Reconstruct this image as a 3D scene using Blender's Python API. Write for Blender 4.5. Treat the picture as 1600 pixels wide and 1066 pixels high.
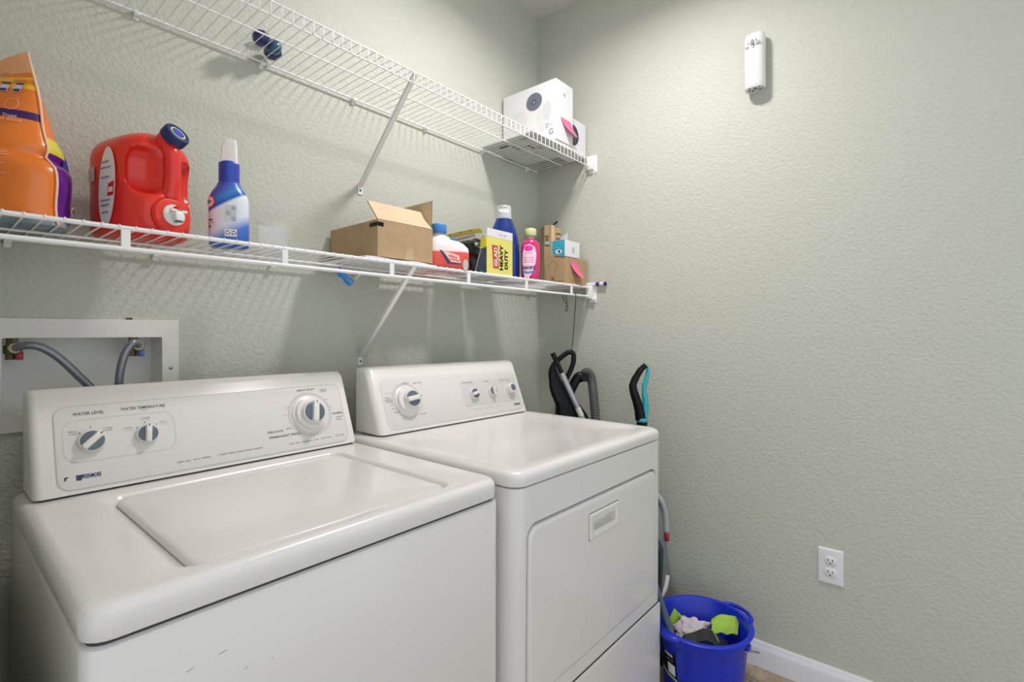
import bpy, bmesh, math, random
from mathutils import Vector, Matrix, noise

# ------------------------------------------------------------------ reset
for o in list(bpy.data.objects):
    bpy.data.objects.remove(o, do_unlink=True)
S = bpy.context.scene
COL = S.collection
random.seed(7)
R = math.radians

# ------------------------------------------------------------------ camera (metres; room corner at the origin,
# back wall = plane y 0, right wall = plane x 0, floor = z 0)
PHI = math.atan2(940, 790)
cam_d = bpy.data.cameras.new('camera')
cam_d.sensor_width = 36.0
cam_d.lens = 790.0 / 1600.0 * 36.0
cam_d.shift_y = -14.0 / 1600.0
cam_d.clip_start = 0.02
cam = bpy.data.objects.new('camera', cam_d)
COL.objects.link(cam)
cam.location = (-1.984, -1.503, 1.21)
cam.rotation_euler = (R(90), 0, -PHI)
S.camera = cam

# ------------------------------------------------------------------ world: soft daylight from the open hall behind
w = bpy.data.worlds.new('daylight')
S.world = w
w.use_nodes = True
w.node_tree.nodes['Background'].inputs[0].default_value = (0.90, 0.95, 1.0, 1)
w.node_tree.nodes['Background'].inputs[1].default_value = 0.86
LAMP_POS = (-0.72, -0.74, 2.74)
LAMP_EMIT = 186.0
LAMP_COL = (1.0, 0.945, 0.965)

# ------------------------------------------------------------------ exposure
S.view_settings.view_transform = 'Standard'
S.view_settings.look = 'None'
S.view_settings.gamma = 1.0
S.view_settings.use_curve_mapping = False
S.view_settings.exposure = 0.42


# ================================================================== helpers
def lin(c):
    c = c / 255.0
    return c / 12.92 if c <= 0.04045 else ((c + 0.055) / 1.055) ** 2.4


def rgb(r, g, b):
    return (lin(r), lin(g), lin(b), 1.0)


MATS = {}


def mat(name, col=(200, 200, 200), rough=0.5, metal=0.0, spec=0.5, coat=0.0, trans=0.0, alpha=1.0, emit=None,
        estr=0.0, var=0.0, vscale=8.0, bump=0.0, bscale=60.0, bdist=0.002, sss=0.0):
    if name in MATS:
        return MATS[name]
    m = bpy.data.materials.new(name)
    m.use_nodes = True
    nt = m.node_tree
    b = nt.nodes['Principled BSDF']
    b.inputs['Base Color'].default_value = rgb(*col)
    b.inputs['Roughness'].default_value = rough
    b.inputs['Metallic'].default_value = metal
    b.inputs['Specular IOR Level'].default_value = spec
    b.inputs['Coat Weight'].default_value = coat
    b.inputs['Coat Roughness'].default_value = 0.08
    b.inputs['Transmission Weight'].default_value = trans
    b.inputs['Alpha'].default_value = alpha
    if emit:
        b.inputs['Emission Color'].default_value = (*emit, 1)
        b.inputs['Emission Strength'].default_value = estr
    tc = nt.nodes.new('ShaderNodeTexCoord')
    if var > 0:
        n = nt.nodes.new('ShaderNodeTexNoise')
        n.inputs['Scale'].default_value = vscale
        n.inputs['Detail'].default_value = 4
        nt.links.new(tc.outputs['Object'], n.inputs['Vector'])
        mr = nt.nodes.new('ShaderNodeMapRange')
        mr.inputs['From Min'].default_value = 0.3
        mr.inputs['From Max'].default_value = 0.7
        mr.inputs['To Min'].default_value = 1 - var
        mr.inputs['To Max'].default_value = 1 + var
        nt.links.new(n.outputs['Fac'], mr.inputs['Value'])
        hs = nt.nodes.new('ShaderNodeHueSaturation')
        hs.inputs['Color'].default_value = rgb(*col)
        nt.links.new(mr.outputs['Result'], hs.inputs['Value'])
        nt.links.new(hs.outputs['Color'], b.inputs['Base Color'])
    if bump > 0:
        n2 = nt.nodes.new('ShaderNodeTexNoise')
        n2.inputs['Scale'].default_value = bscale
        n2.inputs['Detail'].default_value = 3
        nt.links.new(tc.outputs['Object'], n2.inputs['Vector'])
        bp = nt.nodes.new('ShaderNodeBump')
        bp.inputs['Strength'].default_value = bump
        bp.inputs['Distance'].default_value = bdist
        nt.links.new(n2.outputs['Fac'], bp.inputs['Height'])
        nt.links.new(bp.outputs['Normal'], b.inputs['Normal'])
    MATS[name] = m
    return m


def wall_mat(name, col):
    m = bpy.data.materials.new(name)
    m.use_nodes = True
    nt = m.node_tree
    b = nt.nodes['Principled BSDF']
    b.inputs['Base Color'].default_value = rgb(*col)
    b.inputs['Roughness'].default_value = 0.55
    b.inputs['Specular IOR Level'].default_value = 0.35
    tc = nt.nodes.new('ShaderNodeTexCoord')
    n = nt.nodes.new('ShaderNodeTexNoise')
    n.inputs['Scale'].default_value = 95
    n.inputs['Detail'].default_value = 2.0
    n.inputs['Roughness'].default_value = 0.5
    n.inputs['Distortion'].default_value = 0.7
    nt.links.new(tc.outputs['Object'], n.inputs['Vector'])
    ramp = nt.nodes.new('ShaderNodeValToRGB')
    ramp.color_ramp.elements[0].position = 0.38
    ramp.color_ramp.elements[1].position = 0.66
    nt.links.new(n.outputs['Fac'], ramp.inputs['Fac'])
    bp = nt.nodes.new('ShaderNodeBump')
    bp.inputs['Strength'].default_value = 0.40
    bp.inputs['Distance'].default_value = 0.0022
    nt.links.new(ramp.outputs['Color'], bp.inputs['Height'])
    nt.links.new(bp.outputs['Normal'], b.inputs['Normal'])
    return m


class G:
    """collects geometry for one mesh object"""

    def __init__(self):
        self.v, self.f, self.m = [], [], []

    def add(self, verts, faces, mi=0):
        k = len(self.v)
        self.v += [tuple(p) for p in verts]
        self.f += [tuple(i + k for i in f) for f in faces]
        self.m += ([mi] * len(faces)) if isinstance(mi, int) else list(mi)
        return self

    def bm(self, bm, mi=0):
        bm.verts.index_update()
        self.add([v.co[:] for v in bm.verts], [[v.index for v in f.verts] for f in bm.faces], mi)
        bm.free()
        return self

    def box(self, x0, x1, y0, y1, z0, z1, bev=0.0, seg=2, mi=0, M=None):
        b = bmesh.new()
        bmesh.ops.create_cube(b, size=1)
        for v in b.verts:
            v.co = Vector(((x0 + x1) / 2 + v.co.x * (x1 - x0), (y0 + y1) / 2 + v.co.y * (y1 - y0),
                           (z0 + z1) / 2 + v.co.z * (z1 - z0)))
        if bev > 0:
            bmesh.ops.bevel(b, geom=list(b.edges), offset=bev, segments=seg, profile=0.5, affect='EDGES')
        if M is not None:
            bmesh.ops.transform(b, matrix=M, verts=b.verts)
        return self.bm(b, mi)

    def loft(self, rings, cap0=True, cap1=True, mi=0, closed=True, flip=False):
        n = len(rings[0])
        vs = [p for r in rings for p in r]
        fs = []
        for i in range(len(rings) - 1):
            for j in range(n if closed else n - 1):
                a, b = i * n + j, i * n + (j + 1) % n
                q = (a, b, b + n, a + n)
                fs.append(q[::-1] if flip else q)
        if cap0:
            q = tuple(range(n))
            fs.append(q if flip else q[::-1])
        if cap1:
            q = tuple(range((len(rings) - 1) * n, len(rings) * n))
            fs.append(q[::-1] if flip else q)
        if callable(mi):
            ms = []
            for f in fs:
                c = Vector((0, 0, 0))
                for i in f:
                    c += Vector(vs[i])
                ms.append(mi(c / len(f)))
            return self.add(vs, fs, ms)
        return self.add(vs, fs, mi)

    def lathe(self, prof, n=32, M=None, mi=0, cap0=True, cap1=True):
        rings = []
        for r, z in prof:
            rings.append([Vector((r * math.cos(2 * math.pi * j / n), r * math.sin(2 * math.pi * j / n), z)) for j in range(n)])
        if M is not None:
            rings = [[M @ p for p in r] for r in rings]
        return self.loft(rings, cap0, cap1, mi)

    def tube(self, pts, r=0.01, n=10, mi=0, sub=0):
        pts = [Vector(p) for p in pts]
        if sub:
            pts = spline(pts, sub)
        rr = r if isinstance(r, (list, tuple)) else None
        rings = []
        up = None
        for i, p in enumerate(pts):
            a = pts[max(i - 1, 0)]
            c = pts[min(i + 1, len(pts) - 1)]
            t = (c - a).normalized()
            if up is None:
                up = Vector((0, 0, 1)) if abs(t.z) < 0.9 else Vector((1, 0, 0))
            s = t.cross(up).normalized()
            up = s.cross(t).normalized()
            q = rr[min(int(i * len(rr) / len(pts)), len(rr) - 1)] if rr else r
            rings.append([p + (s * math.cos(2 * math.pi * j / n) + up * math.sin(2 * math.pi * j / n)) * q for j in range(n)])
        return self.loft(rings, True, True, mi, flip=True)

    def poly(self, pts, mi=0):
        return self.add(pts, [tuple(range(len(pts)))], mi)

    def sheet(self, fn, nu, nv, th=0.0, mi=0):
        """grid surface fn(u,v)->Vector, u,v in 0..1; th = real thickness"""
        P = [[Vector(fn(i / nu, j / nv)) for i in range(nu + 1)] for j in range(nv + 1)]
        vs = [p for r in P for p in r]
        w_ = nu + 1
        fs = [(j * w_ + i, j * w_ + i + 1, (j + 1) * w_ + i + 1, (j + 1) * w_ + i) for j in range(nv) for i in range(nu)]
        if th <= 0:
            return self.add(vs, fs, mi)
        b = bmesh.new()
        bv = [b.verts.new(p) for p in vs]
        for f in fs:
            b.faces.new([bv[i] for i in f])
        b.normal_update()
        bmesh.ops.solidify(b, geom=list(b.faces), thickness=th)
        return self.bm(b, mi)

    def xf(self, M):
        self.v = [tuple(M @ Vector(p)) for p in self.v]
        return self

    def build(self, name, mats, parent=None, smooth=35, label=None):
        me = bpy.data.meshes.new(name)
        me.from_pydata(self.v, [], self.f)
        if not isinstance(mats, (list, tuple)):
            mats = [mats]
        for m in mats:
            me.materials.append(m)
        if any(self.m):
            me.polygons.foreach_set('material_index', self.m)
        b = bmesh.new()
        b.from_mesh(me)
        bmesh.ops.recalc_face_normals(b, faces=b.faces)
        b.to_mesh(me)
        b.free()
        if smooth:
            me.shade_smooth()
            me.set_sharp_from_angle(angle=R(smooth))
        me.update()
        o = bpy.data.objects.new(name, me)
        COL.objects.link(o)
        if parent:
            o.parent = parent
        if label:
            o['label'] = label
        return o


def spline(pts, sub):
    out = []
    n = len(pts)
    for i in range(n - 1):
        p0, p1, p2, p3 = pts[max(i - 1, 0)], pts[i], pts[i + 1], pts[min(i + 2, n - 1)]
        for k in range(sub):
            t = k / sub
            out.append(0.5 * ((2 * p1) + (p2 - p0) * t + (2 * p0 - 5 * p1 + 4 * p2 - p3) * t * t + (3 * p1 - p0 - 3 * p2 + p3) * t ** 3))
    out.append(pts[-1])
    return out


def rr(x0, x1, y0, y1, r, n=5):
    """rounded rectangle loop, counter-clockwise"""
    r = min(r, (x1 - x0) / 2 - 1e-5, (y1 - y0) / 2 - 1e-5)
    pts = []
    for cx, cy, a0 in ((x1 - r, y0 + r, -90), (x1 - r, y1 - r, 0), (x0 + r, y1 - r, 90), (x0 + r, y0 + r, 180)):
        for k in range(n + 1):
            a = R(a0 + 90 * k / n)
            pts.append((cx + r * math.cos(a), cy + r * math.sin(a)))
    return pts


def ringz(x0, x1, y0, y1, r, z, n=5):
    return [Vector((x, y, z)) for x, y in rr(x0, x1, y0, y1, r, n)]


def ringy(x0, x1, z0, z1, r, y, n=5):
    return [Vector((x, y, z)) for x, z in rr(x0, x1, z0, z1, r, n)]


def sup(rx, ry, z, e=2.0, n=36, cx=0.0, cy=0.0):
    out = []
    for j in range(n):
        a = 2 * math.pi * j / n
        c, s = math.cos(a), math.sin(a)
        out.append(Vector((cx + rx * math.copysign(abs(c) ** (2 / e), c), cy + ry * math.copysign(abs(s) ** (2 / e), s), z)))
    return out


def thing(name, label, cat, loc=(0, 0, 0), rz=0.0, group=None):
    o = bpy.data.objects.new(name, None)
    COL.objects.link(o)
    o.empty_display_size = 0.05
    o.location = loc
    o.rotation_euler = (0, 0, rz)
    return tag(o, label, cat, group)


def tag(o, label, cat, group=None):
    o['label'] = label
    o['category'] = cat
    if group:
        o['group'] = group
    return o


def struct(o, label=None):
    o['kind'] = 'structure'
    if label:
        o['label'] = label
    return o


def frame(o, x, y):
    """matrix of a drawing plane: origin, direction of +x, direction of +y; +z is its outward normal"""
    x = Vector(x).normalized()
    y = Vector(y)
    y = (y - x * y.dot(x)).normalized()
    z = x.cross(y)
    return Matrix.Translation(Vector(o)) @ Matrix(
        ((x.x, y.x, z.x), (x.y, y.y, z.y), (x.z, y.z, z.z))).to_4x4()


def text_geo(s, width=None, height=None, bold=0.0, shear=0.0):
    """flat lettering as (verts, faces) centred on the origin, fitted to width and height"""
    cu = bpy.data.curves.new('lettering', 'FONT')
    cu.body = s
    cu.size = 1.0
    cu.resolution_u = 2
    cu.offset = bold
    cu.shear = shear
    cu.fill_mode = 'FRONT'
    o = bpy.data.objects.new('lettering', cu)
    COL.objects.link(o)
    dg = bpy.context.evaluated_depsgraph_get()
    dg.update()
    me = bpy.data.meshes.new_from_object(o.evaluated_get(dg))
    vs = [v.co.copy() for v in me.vertices]
    fs = [tuple(p.vertices) for p in me.polygons]
    bpy.data.objects.remove(o, do_unlink=True)
    bpy.data.curves.remove(cu)
    bpy.data.meshes.remove(me)
    x0, x1 = min(v.x for v in vs), max(v.x for v in vs)
    y0, y1 = min(v.y for v in vs), max(v.y for v in vs)
    sx = width / (x1 - x0) if width else None
    sy = height / (y1 - y0) if height else None
    sx = sx or sy
    sy = sy or sx
    return [Vector(((v.x - (x0 + x1) / 2) * sx, (v.y - (y0 + y1) / 2) * sy, 0)) for v in vs], fs


def text(name, s, M, m, parent, width=None, height=None, bold=0.0, shear=0.0, wrap=None, rot=0.0, at=(0, 0)):
    vs, fs = text_geo(s, width, height, bold, shear)
    if rot:
        rm = Matrix.Rotation(rot, 4, 'Z')
        vs = [rm @ v for v in vs]
    vs = [v + Vector((at[0], at[1], 0)) for v in vs]
    g = G()
    g.add([wrap(v.x, v.y) if wrap else M @ (v + Vector((0, 0, 0.0004))) for v in vs], fs)
    return g.build(name, m, parent, smooth=0)


def strokes(lens, M, m, parent, wd, h, wrap=None):
    """print too small to read: words of letter-sized strokes, lens = letters per word"""
    n = sum(lens) + len(lens) - 1
    st = wd / n
    g_ = G()
    x = -wd / 2
    rs = random.Random(sum(lens) * 7 + len(lens))
    for L in lens:
        for _ in range(L):
            hh = h * rs.uniform(0.75, 1.0)
            q = [(x + st * 0.12, -h / 2), (x + st * 0.88, -h / 2), (x + st * rs.uniform(0.5, 0.88), -h / 2 + hh), (x + st * 0.12, -h / 2 + hh)]
            g_.poly([wrap(a, b) if wrap else M @ Vector((a, b, 0.0004)) for a, b in q])
            x += st
        x += st
    return g_.build('small_print', m, parent, smooth=0)


def decal(name, pts, M, m, parent, h=0.0003, label=None):
    """printed patch: thin polygon in the plane M"""
    g = G()
    g.poly([M @ Vector((x, y, h)) for x, y in pts])
    return g.build(name, m, parent, smooth=0, label=label)


def outline(pts, wd):
    """closed strip along a loop of 2-D points"""
    n = len(pts)
    cx = sum(p[0] for p in pts) / n
    cy = sum(p[1] for p in pts) / n
    vs, fs = [], []
    for i in range(n):
        a, b = Vector(pts[i - 1]), Vector(pts[(i + 1) % n])
        t = (b - a).normalized()
        nn = Vector((t.y, -t.x)) * wd / 2
        p = Vector(pts[i])
        vs += [p + nn, p - nn]
    for i in range(n):
        j = (i + 1) % n
        fs.append((2 * i, 2 * j, 2 * j + 1, 2 * i + 1))
    return vs, fs


def line_decal(name, pts, wd, M, m, parent, h=0.0003):
    vs, fs = outline(pts, wd)
    g = G()
    g.add([M @ Vector((v.x, v.y, h)) for v in vs], fs)
    return g.build(name, m, parent, smooth=0)


def circ(r, n=28, cx=0, cy=0, ry=None, a0=0, a1=360):
    full = abs(a1 - a0) >= 360
    k = n if full else n + 1
    return [(cx + r * math.cos(R(a0 + (a1 - a0) * i / n)), cy + (ry or r) * math.sin(R(a0 + (a1 - a0) * i / n))) for i in range(k)]


def crumple(center, rad, seed=0, amp=0.25, sc=1.6, sub=3, squash=None):
    b = bmesh.new()
    bmesh.ops.create_icosphere(b, subdivisions=sub, radius=1)
    off = Vector((seed * 7.3, seed * 3.1, seed * 5.7))
    for v in b.verts:
        d = v.co.normalized()
        k = 1 + amp * noise.noise(d * sc + off) + amp * 0.5 * noise.noise(d * sc * 2.6 + off)
        p = Vector((d.x * rad[0] * k, d.y * rad[1] * k, d.z * rad[2] * k))
        if squash:
            p = squash(p)
        v.co = p + Vector(center)
    return b


# ================================================================== materials
M_wall = wall_mat('sage_wall_paint', (192, 195, 182))
M_ceil = wall_mat('ceiling_paint', (214, 211, 204))
M_trim = mat('white_trim_paint', (226, 227, 230), 0.35)
M_white = mat('white_enamel', (221, 218, 215), 0.24, coat=0.25, var=0.01, vscale=3)
M_white2 = mat('white_console_plastic', (224, 221, 216), 0.32)
M_panel = mat('console_panel_plastic', (219, 216, 212), 0.38)
M_gap = mat('dark_seam', (58, 60, 62), 0.8)
M_print = mat('grey_print', (150, 147, 144), 0.6)
M_print2 = mat('dark_print', (84, 84, 88), 0.6)
M_pale = mat('pale_print', (198, 194, 190), 0.6)
M_navy = mat('navy_print', (44, 58, 92), 0.5)
M_slate = mat('slate_blue_inlay', (92, 106, 120), 0.35)
M_wire = mat('white_vinyl_wire', (238, 238, 236), 0.35)
M_brace = mat('white_brace_steel', (242, 240, 237), 0.4)
M_black = mat('black_plastic', (8, 9, 12), 0.36, spec=0.25)
M_blackm = mat('black_matte', (14, 15, 17), 0.6, spec=0.3)
M_steel = mat('brushed_steel', (170, 172, 176), 0.35, metal=0.9)
M_brass = mat('valve_brass', (140, 128, 100), 0.4, metal=0.8)
M_hose = mat('grey_braided_hose', (138, 142, 150), 0.33, metal=0.6, bump=0.4, bscale=500, bdist=0.0006)
M_kraft = mat('kraft_cardboard', (176, 148, 112), 0.85, var=0.05, vscale=30, bump=0.12, bscale=220)
M_kraft_in = mat('kraft_cardboard_inside', (206, 184, 150), 0.85, var=0.04, vscale=30)
M_kraft_edge = mat('cardboard_edge', (120, 96, 68), 0.9)
M_pink = mat('pink_paper', (236, 112, 152), 0.7)
M_paper = mat('white_paper', (232, 232, 234), 0.7)
M_red = mat('red_jug_plastic', (222, 40, 24), 0.33, coat=0.2)
M_orange = mat('orange_pouch_film', (232, 122, 34), 0.28, coat=0.3, var=0.06, vscale=14)
M_blue = mat('blue_plastic', (14, 52, 178), 0.35)
M_dkblue = mat('dark_blue_plastic', (20, 34, 92), 0.35)
M_teal = mat('teal_plastic', (36, 172, 184), 0.35)
M_grey = mat('grey_plastic', (122, 128, 126), 0.4)

# ================================================================== the room
HX0, HX1, HZ0, HZ1 = -1.864, -1.572, 1.031, 1.200      # hole for the washer outlet box
XL, YF, H = -1.935, -2.75, 2.74
XH = -3.3      # the open hall beyond the doorway on the left
g = G()
g.box(XL - 0.1, HX0, 0, 0.12, 0, H).box(HX1, 0.1, 0, 0.12, 0, H)
g.box(HX0, HX1, 0, 0.12, 0, HZ0).box(HX0, HX1, 0, 0.12, HZ1, H)
struct(g.build('wall_back', M_wall, smooth=0), 'sage textured wall behind the shelves')
struct(G().box(0, 0.12, YF, 0, 0, H).build('wall_right', M_wall, smooth=0), 'sage textured wall with outlet')
struct(G().box(XL - 0.12, XL, -0.80, 0, 0, H).build('wall_left', M_wall, smooth=0), 'sage textured side wall')
struct(G().box(XH, 0.12, YF, 0.12, H, H + 0.1).build('ceiling', M_ceil, smooth=0), 'off-white textured ceiling')
# caulk beads in the corner
g = G().tube([(-0.002, -0.002, 0.09), (-0.002, -0.002, H)], 0.0035, 8)
struct(g.build('trim_1', M_wall), 'painted corner bead between the two walls')

# floor: grout bed + tiles one by one
floor = struct(G().box(XH, 0, YF, 0, -0.05, -0.003).build('floor', mat('grout', (170, 162, 148), 0.9), smooth=0),
               'beige tiled floor')
M_tile = mat('beige_stone_tile', (158, 140, 118), 0.45, var=0.3, vscale=16, bump=0.1, bscale=40)
TS, TG = 0.335, 0.007
tile_me = None
iy = 0
y1 = -1.005 + 3 * TS
while y1 > YF:
    x1 = -0.012 + 0.0
    x1 = 0.22
    while x1 > XH:
        xa, xb = max(x1 - TS + TG, XH + 0.002), min(x1, -0.002)
        ya, yb = max(y1 - TS + TG, YF + 0.002), min(y1 - 0.0, -0.002)
        if xb - xa > 0.03 and yb - ya > 0.03:
            G().box(xa, xb, ya, yb, -0.003, 0.0, 0.0012, 1).build('tile', M_tile, floor)
        x1 -= TS
    y1 -= TS


def baseboard(name, length, place):
    prof = [(0, 0), (0.014, 0), (0.014, 0.064), (0.012, 0.072), (0.009, 0.077), (0.008, 0.083), (0.0055, 0.089), (0, 0.09)]
    g_ = G()
    r0 = [Vector((-d, 0, z)) for d, z in prof]
    r1 = [Vector((-d, -length, z)) for d, z in prof]
    g_.loft([r0, r1])
    g_.xf(place)
    return struct(g_.build(name, M_trim, smooth=30), 'white moulded baseboard')


baseboard('baseboard_right', -YF - 0.016, Matrix.Translation((0, -0.016, 0)))
baseboard('baseboard_back', -XL, Matrix.Rotation(R(90), 4, 'Z') @ Matrix.Rotation(R(180), 4, 'Z') @ Matrix.Translation((0, 0, 0)))
# ceiling lamp: small flush globe over the machines
lamp = thing('ceiling_lamp', 'round flush white disc lamp on the ceiling', 'lamp', LAMP_POS)
G().lathe([(0.001, -0.03), (0.098, -0.03), (0.098, -0.066), (0.112, -0.066), (0.118, -0.060), (0.118, 0.0), (0.001, 0.0)], 40, cap0=False, cap1=False).build('housing_baffle', M_trim, lamp)  # deep rim added to hold lamp light off the upper walls
G().lathe([(0.001, -0.0315), (0.097, -0.0315)], 40, cap0=False, cap1=False).build(
    'diffuser', mat('lamp_glow', (255, 245, 230), 0.5, emit=LAMP_COL, estr=LAMP_EMIT), lamp)

# ================================================================== wire shelves
PITCH = 0.0265


def wire_run(parent, me_builder, x_start, count):
    first = me_builder()
    first.location.x = x_start
    for i in range(1, count):
        c = first.copy()
        c.parent = parent
        COL.objects.link(c)
        c.location.x = x_start - i * PITCH
    return first


def clip(parent, x, z):
    """plastic wall clip that hooks the wall rail"""
    if 'clip' not in PROTO:
        g_ = G()
        g_.box(-0.006, 0.006, -0.004, 0, -0.014, 0.013, 0.0012, 1)
        g_.lathe([(0.0, -0.006), (0.0075, -0.006), (0.0075, 0.006), (0.0, 0.006)], 14,
                 M=Matrix.Translation((0, -0.0115, 0.0)) @ Matrix.Rotation(R(90), 4, 'Y'), cap0=False, cap1=False)
        PROTO['clip'] = g_.build('wall_clip', M_wire, parent)
        o = PROTO['clip']
    else:
        o = PROTO['clip'].copy()
        COL.objects.link(o)
        o.parent = parent
    o.location = (x, 0, z)


PROTO = {}


def brace(parent, x, zfoot, ztop, yfront, wd):
    a, b = Vector((x, -0.004, zfoot)), Vector((x, yfront, ztop))
    d = (b - a).normalized()
    n_ = Vector((1, 0, 0)).cross(d)
    M = Matrix.Translation(a) @ Matrix(((1, n_.x, d.x), (0, n_.y, d.y), (0, n_.z, d.z))).to_4x4()
    L = (b - a).length
    g_ = G()
    g_.box(-wd / 2, wd / 2, -0.0012, 0.0012, 0, L, M=M)
    g_.box(-wd / 2, -wd / 2 + 0.0022, -0.007, 0.0, 0.0, L, M=M)
    g_.box(wd / 2 - 0.0022, wd / 2, -0.007, 0.0, 0.0, L, M=M)
    br = g_.build('support_brace', M_brace, parent, smooth=0)
    g_ = G().box(x - wd / 2 - 0.001, x + wd / 2 + 0.001, -0.003, 0, zfoot - 0.028, zfoot + 0.012, 0.0012, 1)
    g_.build('foot', M_wire, br)
    g_ = G().lathe([(0.0, 0), (0.0036, 0), (0.003, 0.0025), (0.0, 0.003)], 10,
                   M=Matrix.Translation((x, -0.003, zfoot - 0.014)) @ Matrix.Rotation(R(90), 4, 'X'), cap0=False, cap1=False)
    g_.build('screw', M_gap, br)
    return br


# ---- lower shelf with hang rail
ZL = 1.409      # centre height of the lower deck wires
low = thing('wire_shelf', 'lower white wire shelf with double front rail, holding the cleaning supplies', 'shelf', (0, 0, 0))
XE = -0.012
def low_wire():
    return G().tube([(0, -0.008, ZL), (0, -0.294, ZL + 0.0006), (0, -0.299, ZL + 0.0075), (0, -0.3055, ZL + 0.0065), (0, -0.307, ZL + 0.002)], 0.0016, 6, sub=0).build('wire', M_wire, low)
wire_run(low, low_wire, -0.03, 72)
G().tube([(XL + 0.005, -0.0115, ZL - 0.004), (XE, -0.0115, ZL - 0.004)], 0.003, 10).build('back_rail', M_wire, low)
G().tube([(XL + 0.005, -0.155, ZL - 0.004), (XE, -0.155, ZL - 0.004)], 0.0026, 10).build('middle_rail', M_wire, low)
G().tube([(XL + 0.005, -0.302, ZL + 0.002), (XE, -0.302, ZL + 0.002)], 0.0046, 12).build('front_rail', M_wire, low)
G().tube([(XL + 0.005, -0.302, 1.371), (XE - 0.006, -0.302, 1.371)], 0.0046, 12).build('hang_rail', M_wire, low)
for i in range(6):
    x = -0.159 - i * 0.3115
    G().box(x - 0.0075, x + 0.0075, -0.3055, -0.3005, 1.371, ZL + 0.002, 0.001, 1).build('rail_strut', M_wire, low)
for x in (-0.09, -0.416, -0.717, -1.015, -1.302, -1.59, -1.853):
    clip(low, x, ZL - 0.006)
brace(low, -1.0, 1.125, ZL + 0.001, -0.292, 0.016)
e = G()
e.box(-0.003, 0, -0.333, -0.296, 1.343, 1.418, 0.001, 1).box(-0.024, -0.002, -0.322, -0.290, 1.360, 1.418, 0.003, 2)
e.box(-0.022, -0.001, -0.330, -0.318, 1.353, 1.362, 0.001, 1)
e.build('end_bracket', M_wire, low)

# ---- upper shelf, one lip
ZU = 1.994
upp = thing('wire_shelf', 'upper white wire shelf with a ladder-like front lip, nearly empty', 'shelf', (0, 0, 0))
def up_wire():
    return G().tube([(0, -0.008, ZU - 0.002), (0, -0.299, ZU), (0, -0.3045, ZU - 0.002), (0, -0.306, ZU - 0.007), (0, -0.306, ZU - 0.038)], 0.00125, 6).build('wire', M_wire, upp)
wire_run(upp, up_wire, -0.034, 72)
G().tube([(XL + 0.005, -0.0115, ZU - 0.005), (XE, -0.0115, ZU - 0.005)], 0.003, 10).build('back_rail', M_wire, upp)
G().tube([(XL + 0.005, -0.155, ZU - 0.004), (XE, -0.155, ZU - 0.004)], 0.0024, 10).build('middle_rail', M_wire, upp)
G().tube([(XL + 0.005, -0.3025, ZU - 0.0035), (XE - 0.01, -0.3025, ZU - 0.0035)], 0.0024, 10).build('front_rail', M_wire, upp)
G().tube([(XL + 0.005, -0.3025, ZU - 0.037), (XE - 0.008, -0.3025, ZU - 0.037)], 0.0024, 10).build('lip_rail', M_wire, upp)
for x in (-0.094, -0.4, -0.72, -1.029, -1.33, -1.629, -1.915):
    clip(upp, x, ZU - 0.007)
brace(upp, -1.0, 1.705, ZU - 0.004, -0.296, 0.016)
e = G()
e.box(-0.003, 0, -0.336, -0.292, 1.925, 2.006, 0.001, 1).box(-0.024, -0.002, -0.322, -0.292, 1.940, 2.0, 0.003, 2)
e.build('end_bracket', M_wire, upp)
for z_ in (1.934, 1.999):
    G().lathe([(0.0, 0.004), (0.004, 0.003), (0.005, 0)], 10, M=Matrix.Translation((-0.003, -0.33, z_)) @ Matrix.Rotation(R(-90), 4, 'Y'), cap0=False).build('screw', M_wire, upp)

# ================================================================== washer and dryer
SL_DY, SL_DZ = 0.075, 0.187
SL = math.hypot(SL_DY, SL_DZ)
S_UP = Vector((0, SL_DY / SL, SL_DZ / SL))


def console_body(x0, x1, yb, zb, bev=0.014):
    prof = [(yb, zb), (yb + SL_DY * 0.965, zb + SL_DZ * 0.965), (yb + SL_DY + 0.012, zb + SL_DZ + 0.003), (yb + SL_DY + 0.045, zb + SL_DZ + 0.003),
            (yb + SL_DY + 0.05, zb + SL_DZ - 0.004), (yb + SL_DY + 0.05, zb)]
    b = bmesh.new()
    va = [b.verts.new((x0, y, z)) for y, z in prof]
    vb = [b.verts.new((x1, y, z)) for y, z in prof]
    n = len(prof)
    b.faces.new(va)
    b.faces.new(vb[::-1])
    for i in range(n):
        j = (i + 1) % n
        b.faces.new((va[i], va[j], vb[j], vb[i]))
    bmesh.ops.recalc_face_normals(b, faces=b.faces)
    ed = [e_ for e_ in b.edges if abs(e_.verts[0].co.x - e_.verts[1].co.x) < 1e-6 and
          (e_.verts[0].co.y < yb + SL_DY + 0.02)]
    bmesh.ops.bevel(b, geom=ed, offset=bev, segments=4, profile=0.5, affect='EDGES')
    return G().bm(b)


def plate_on(M, x0, x1, y0, y1, r, h, m, name, parent, fil=0.001):
    g_ = G()
    rings = [[M @ Vector((x, y, z)) for x, y in rr(x0 + i, x1 - i, y0 + i, y1 - i, r)] for i, z in
             ((0, -0.002), (0, h - fil), (fil * 0.4, h - fil * 0.3), (fil, h))]
    g_.loft(rings)
    return g_.build(name, m, parent, smooth=50)


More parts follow.
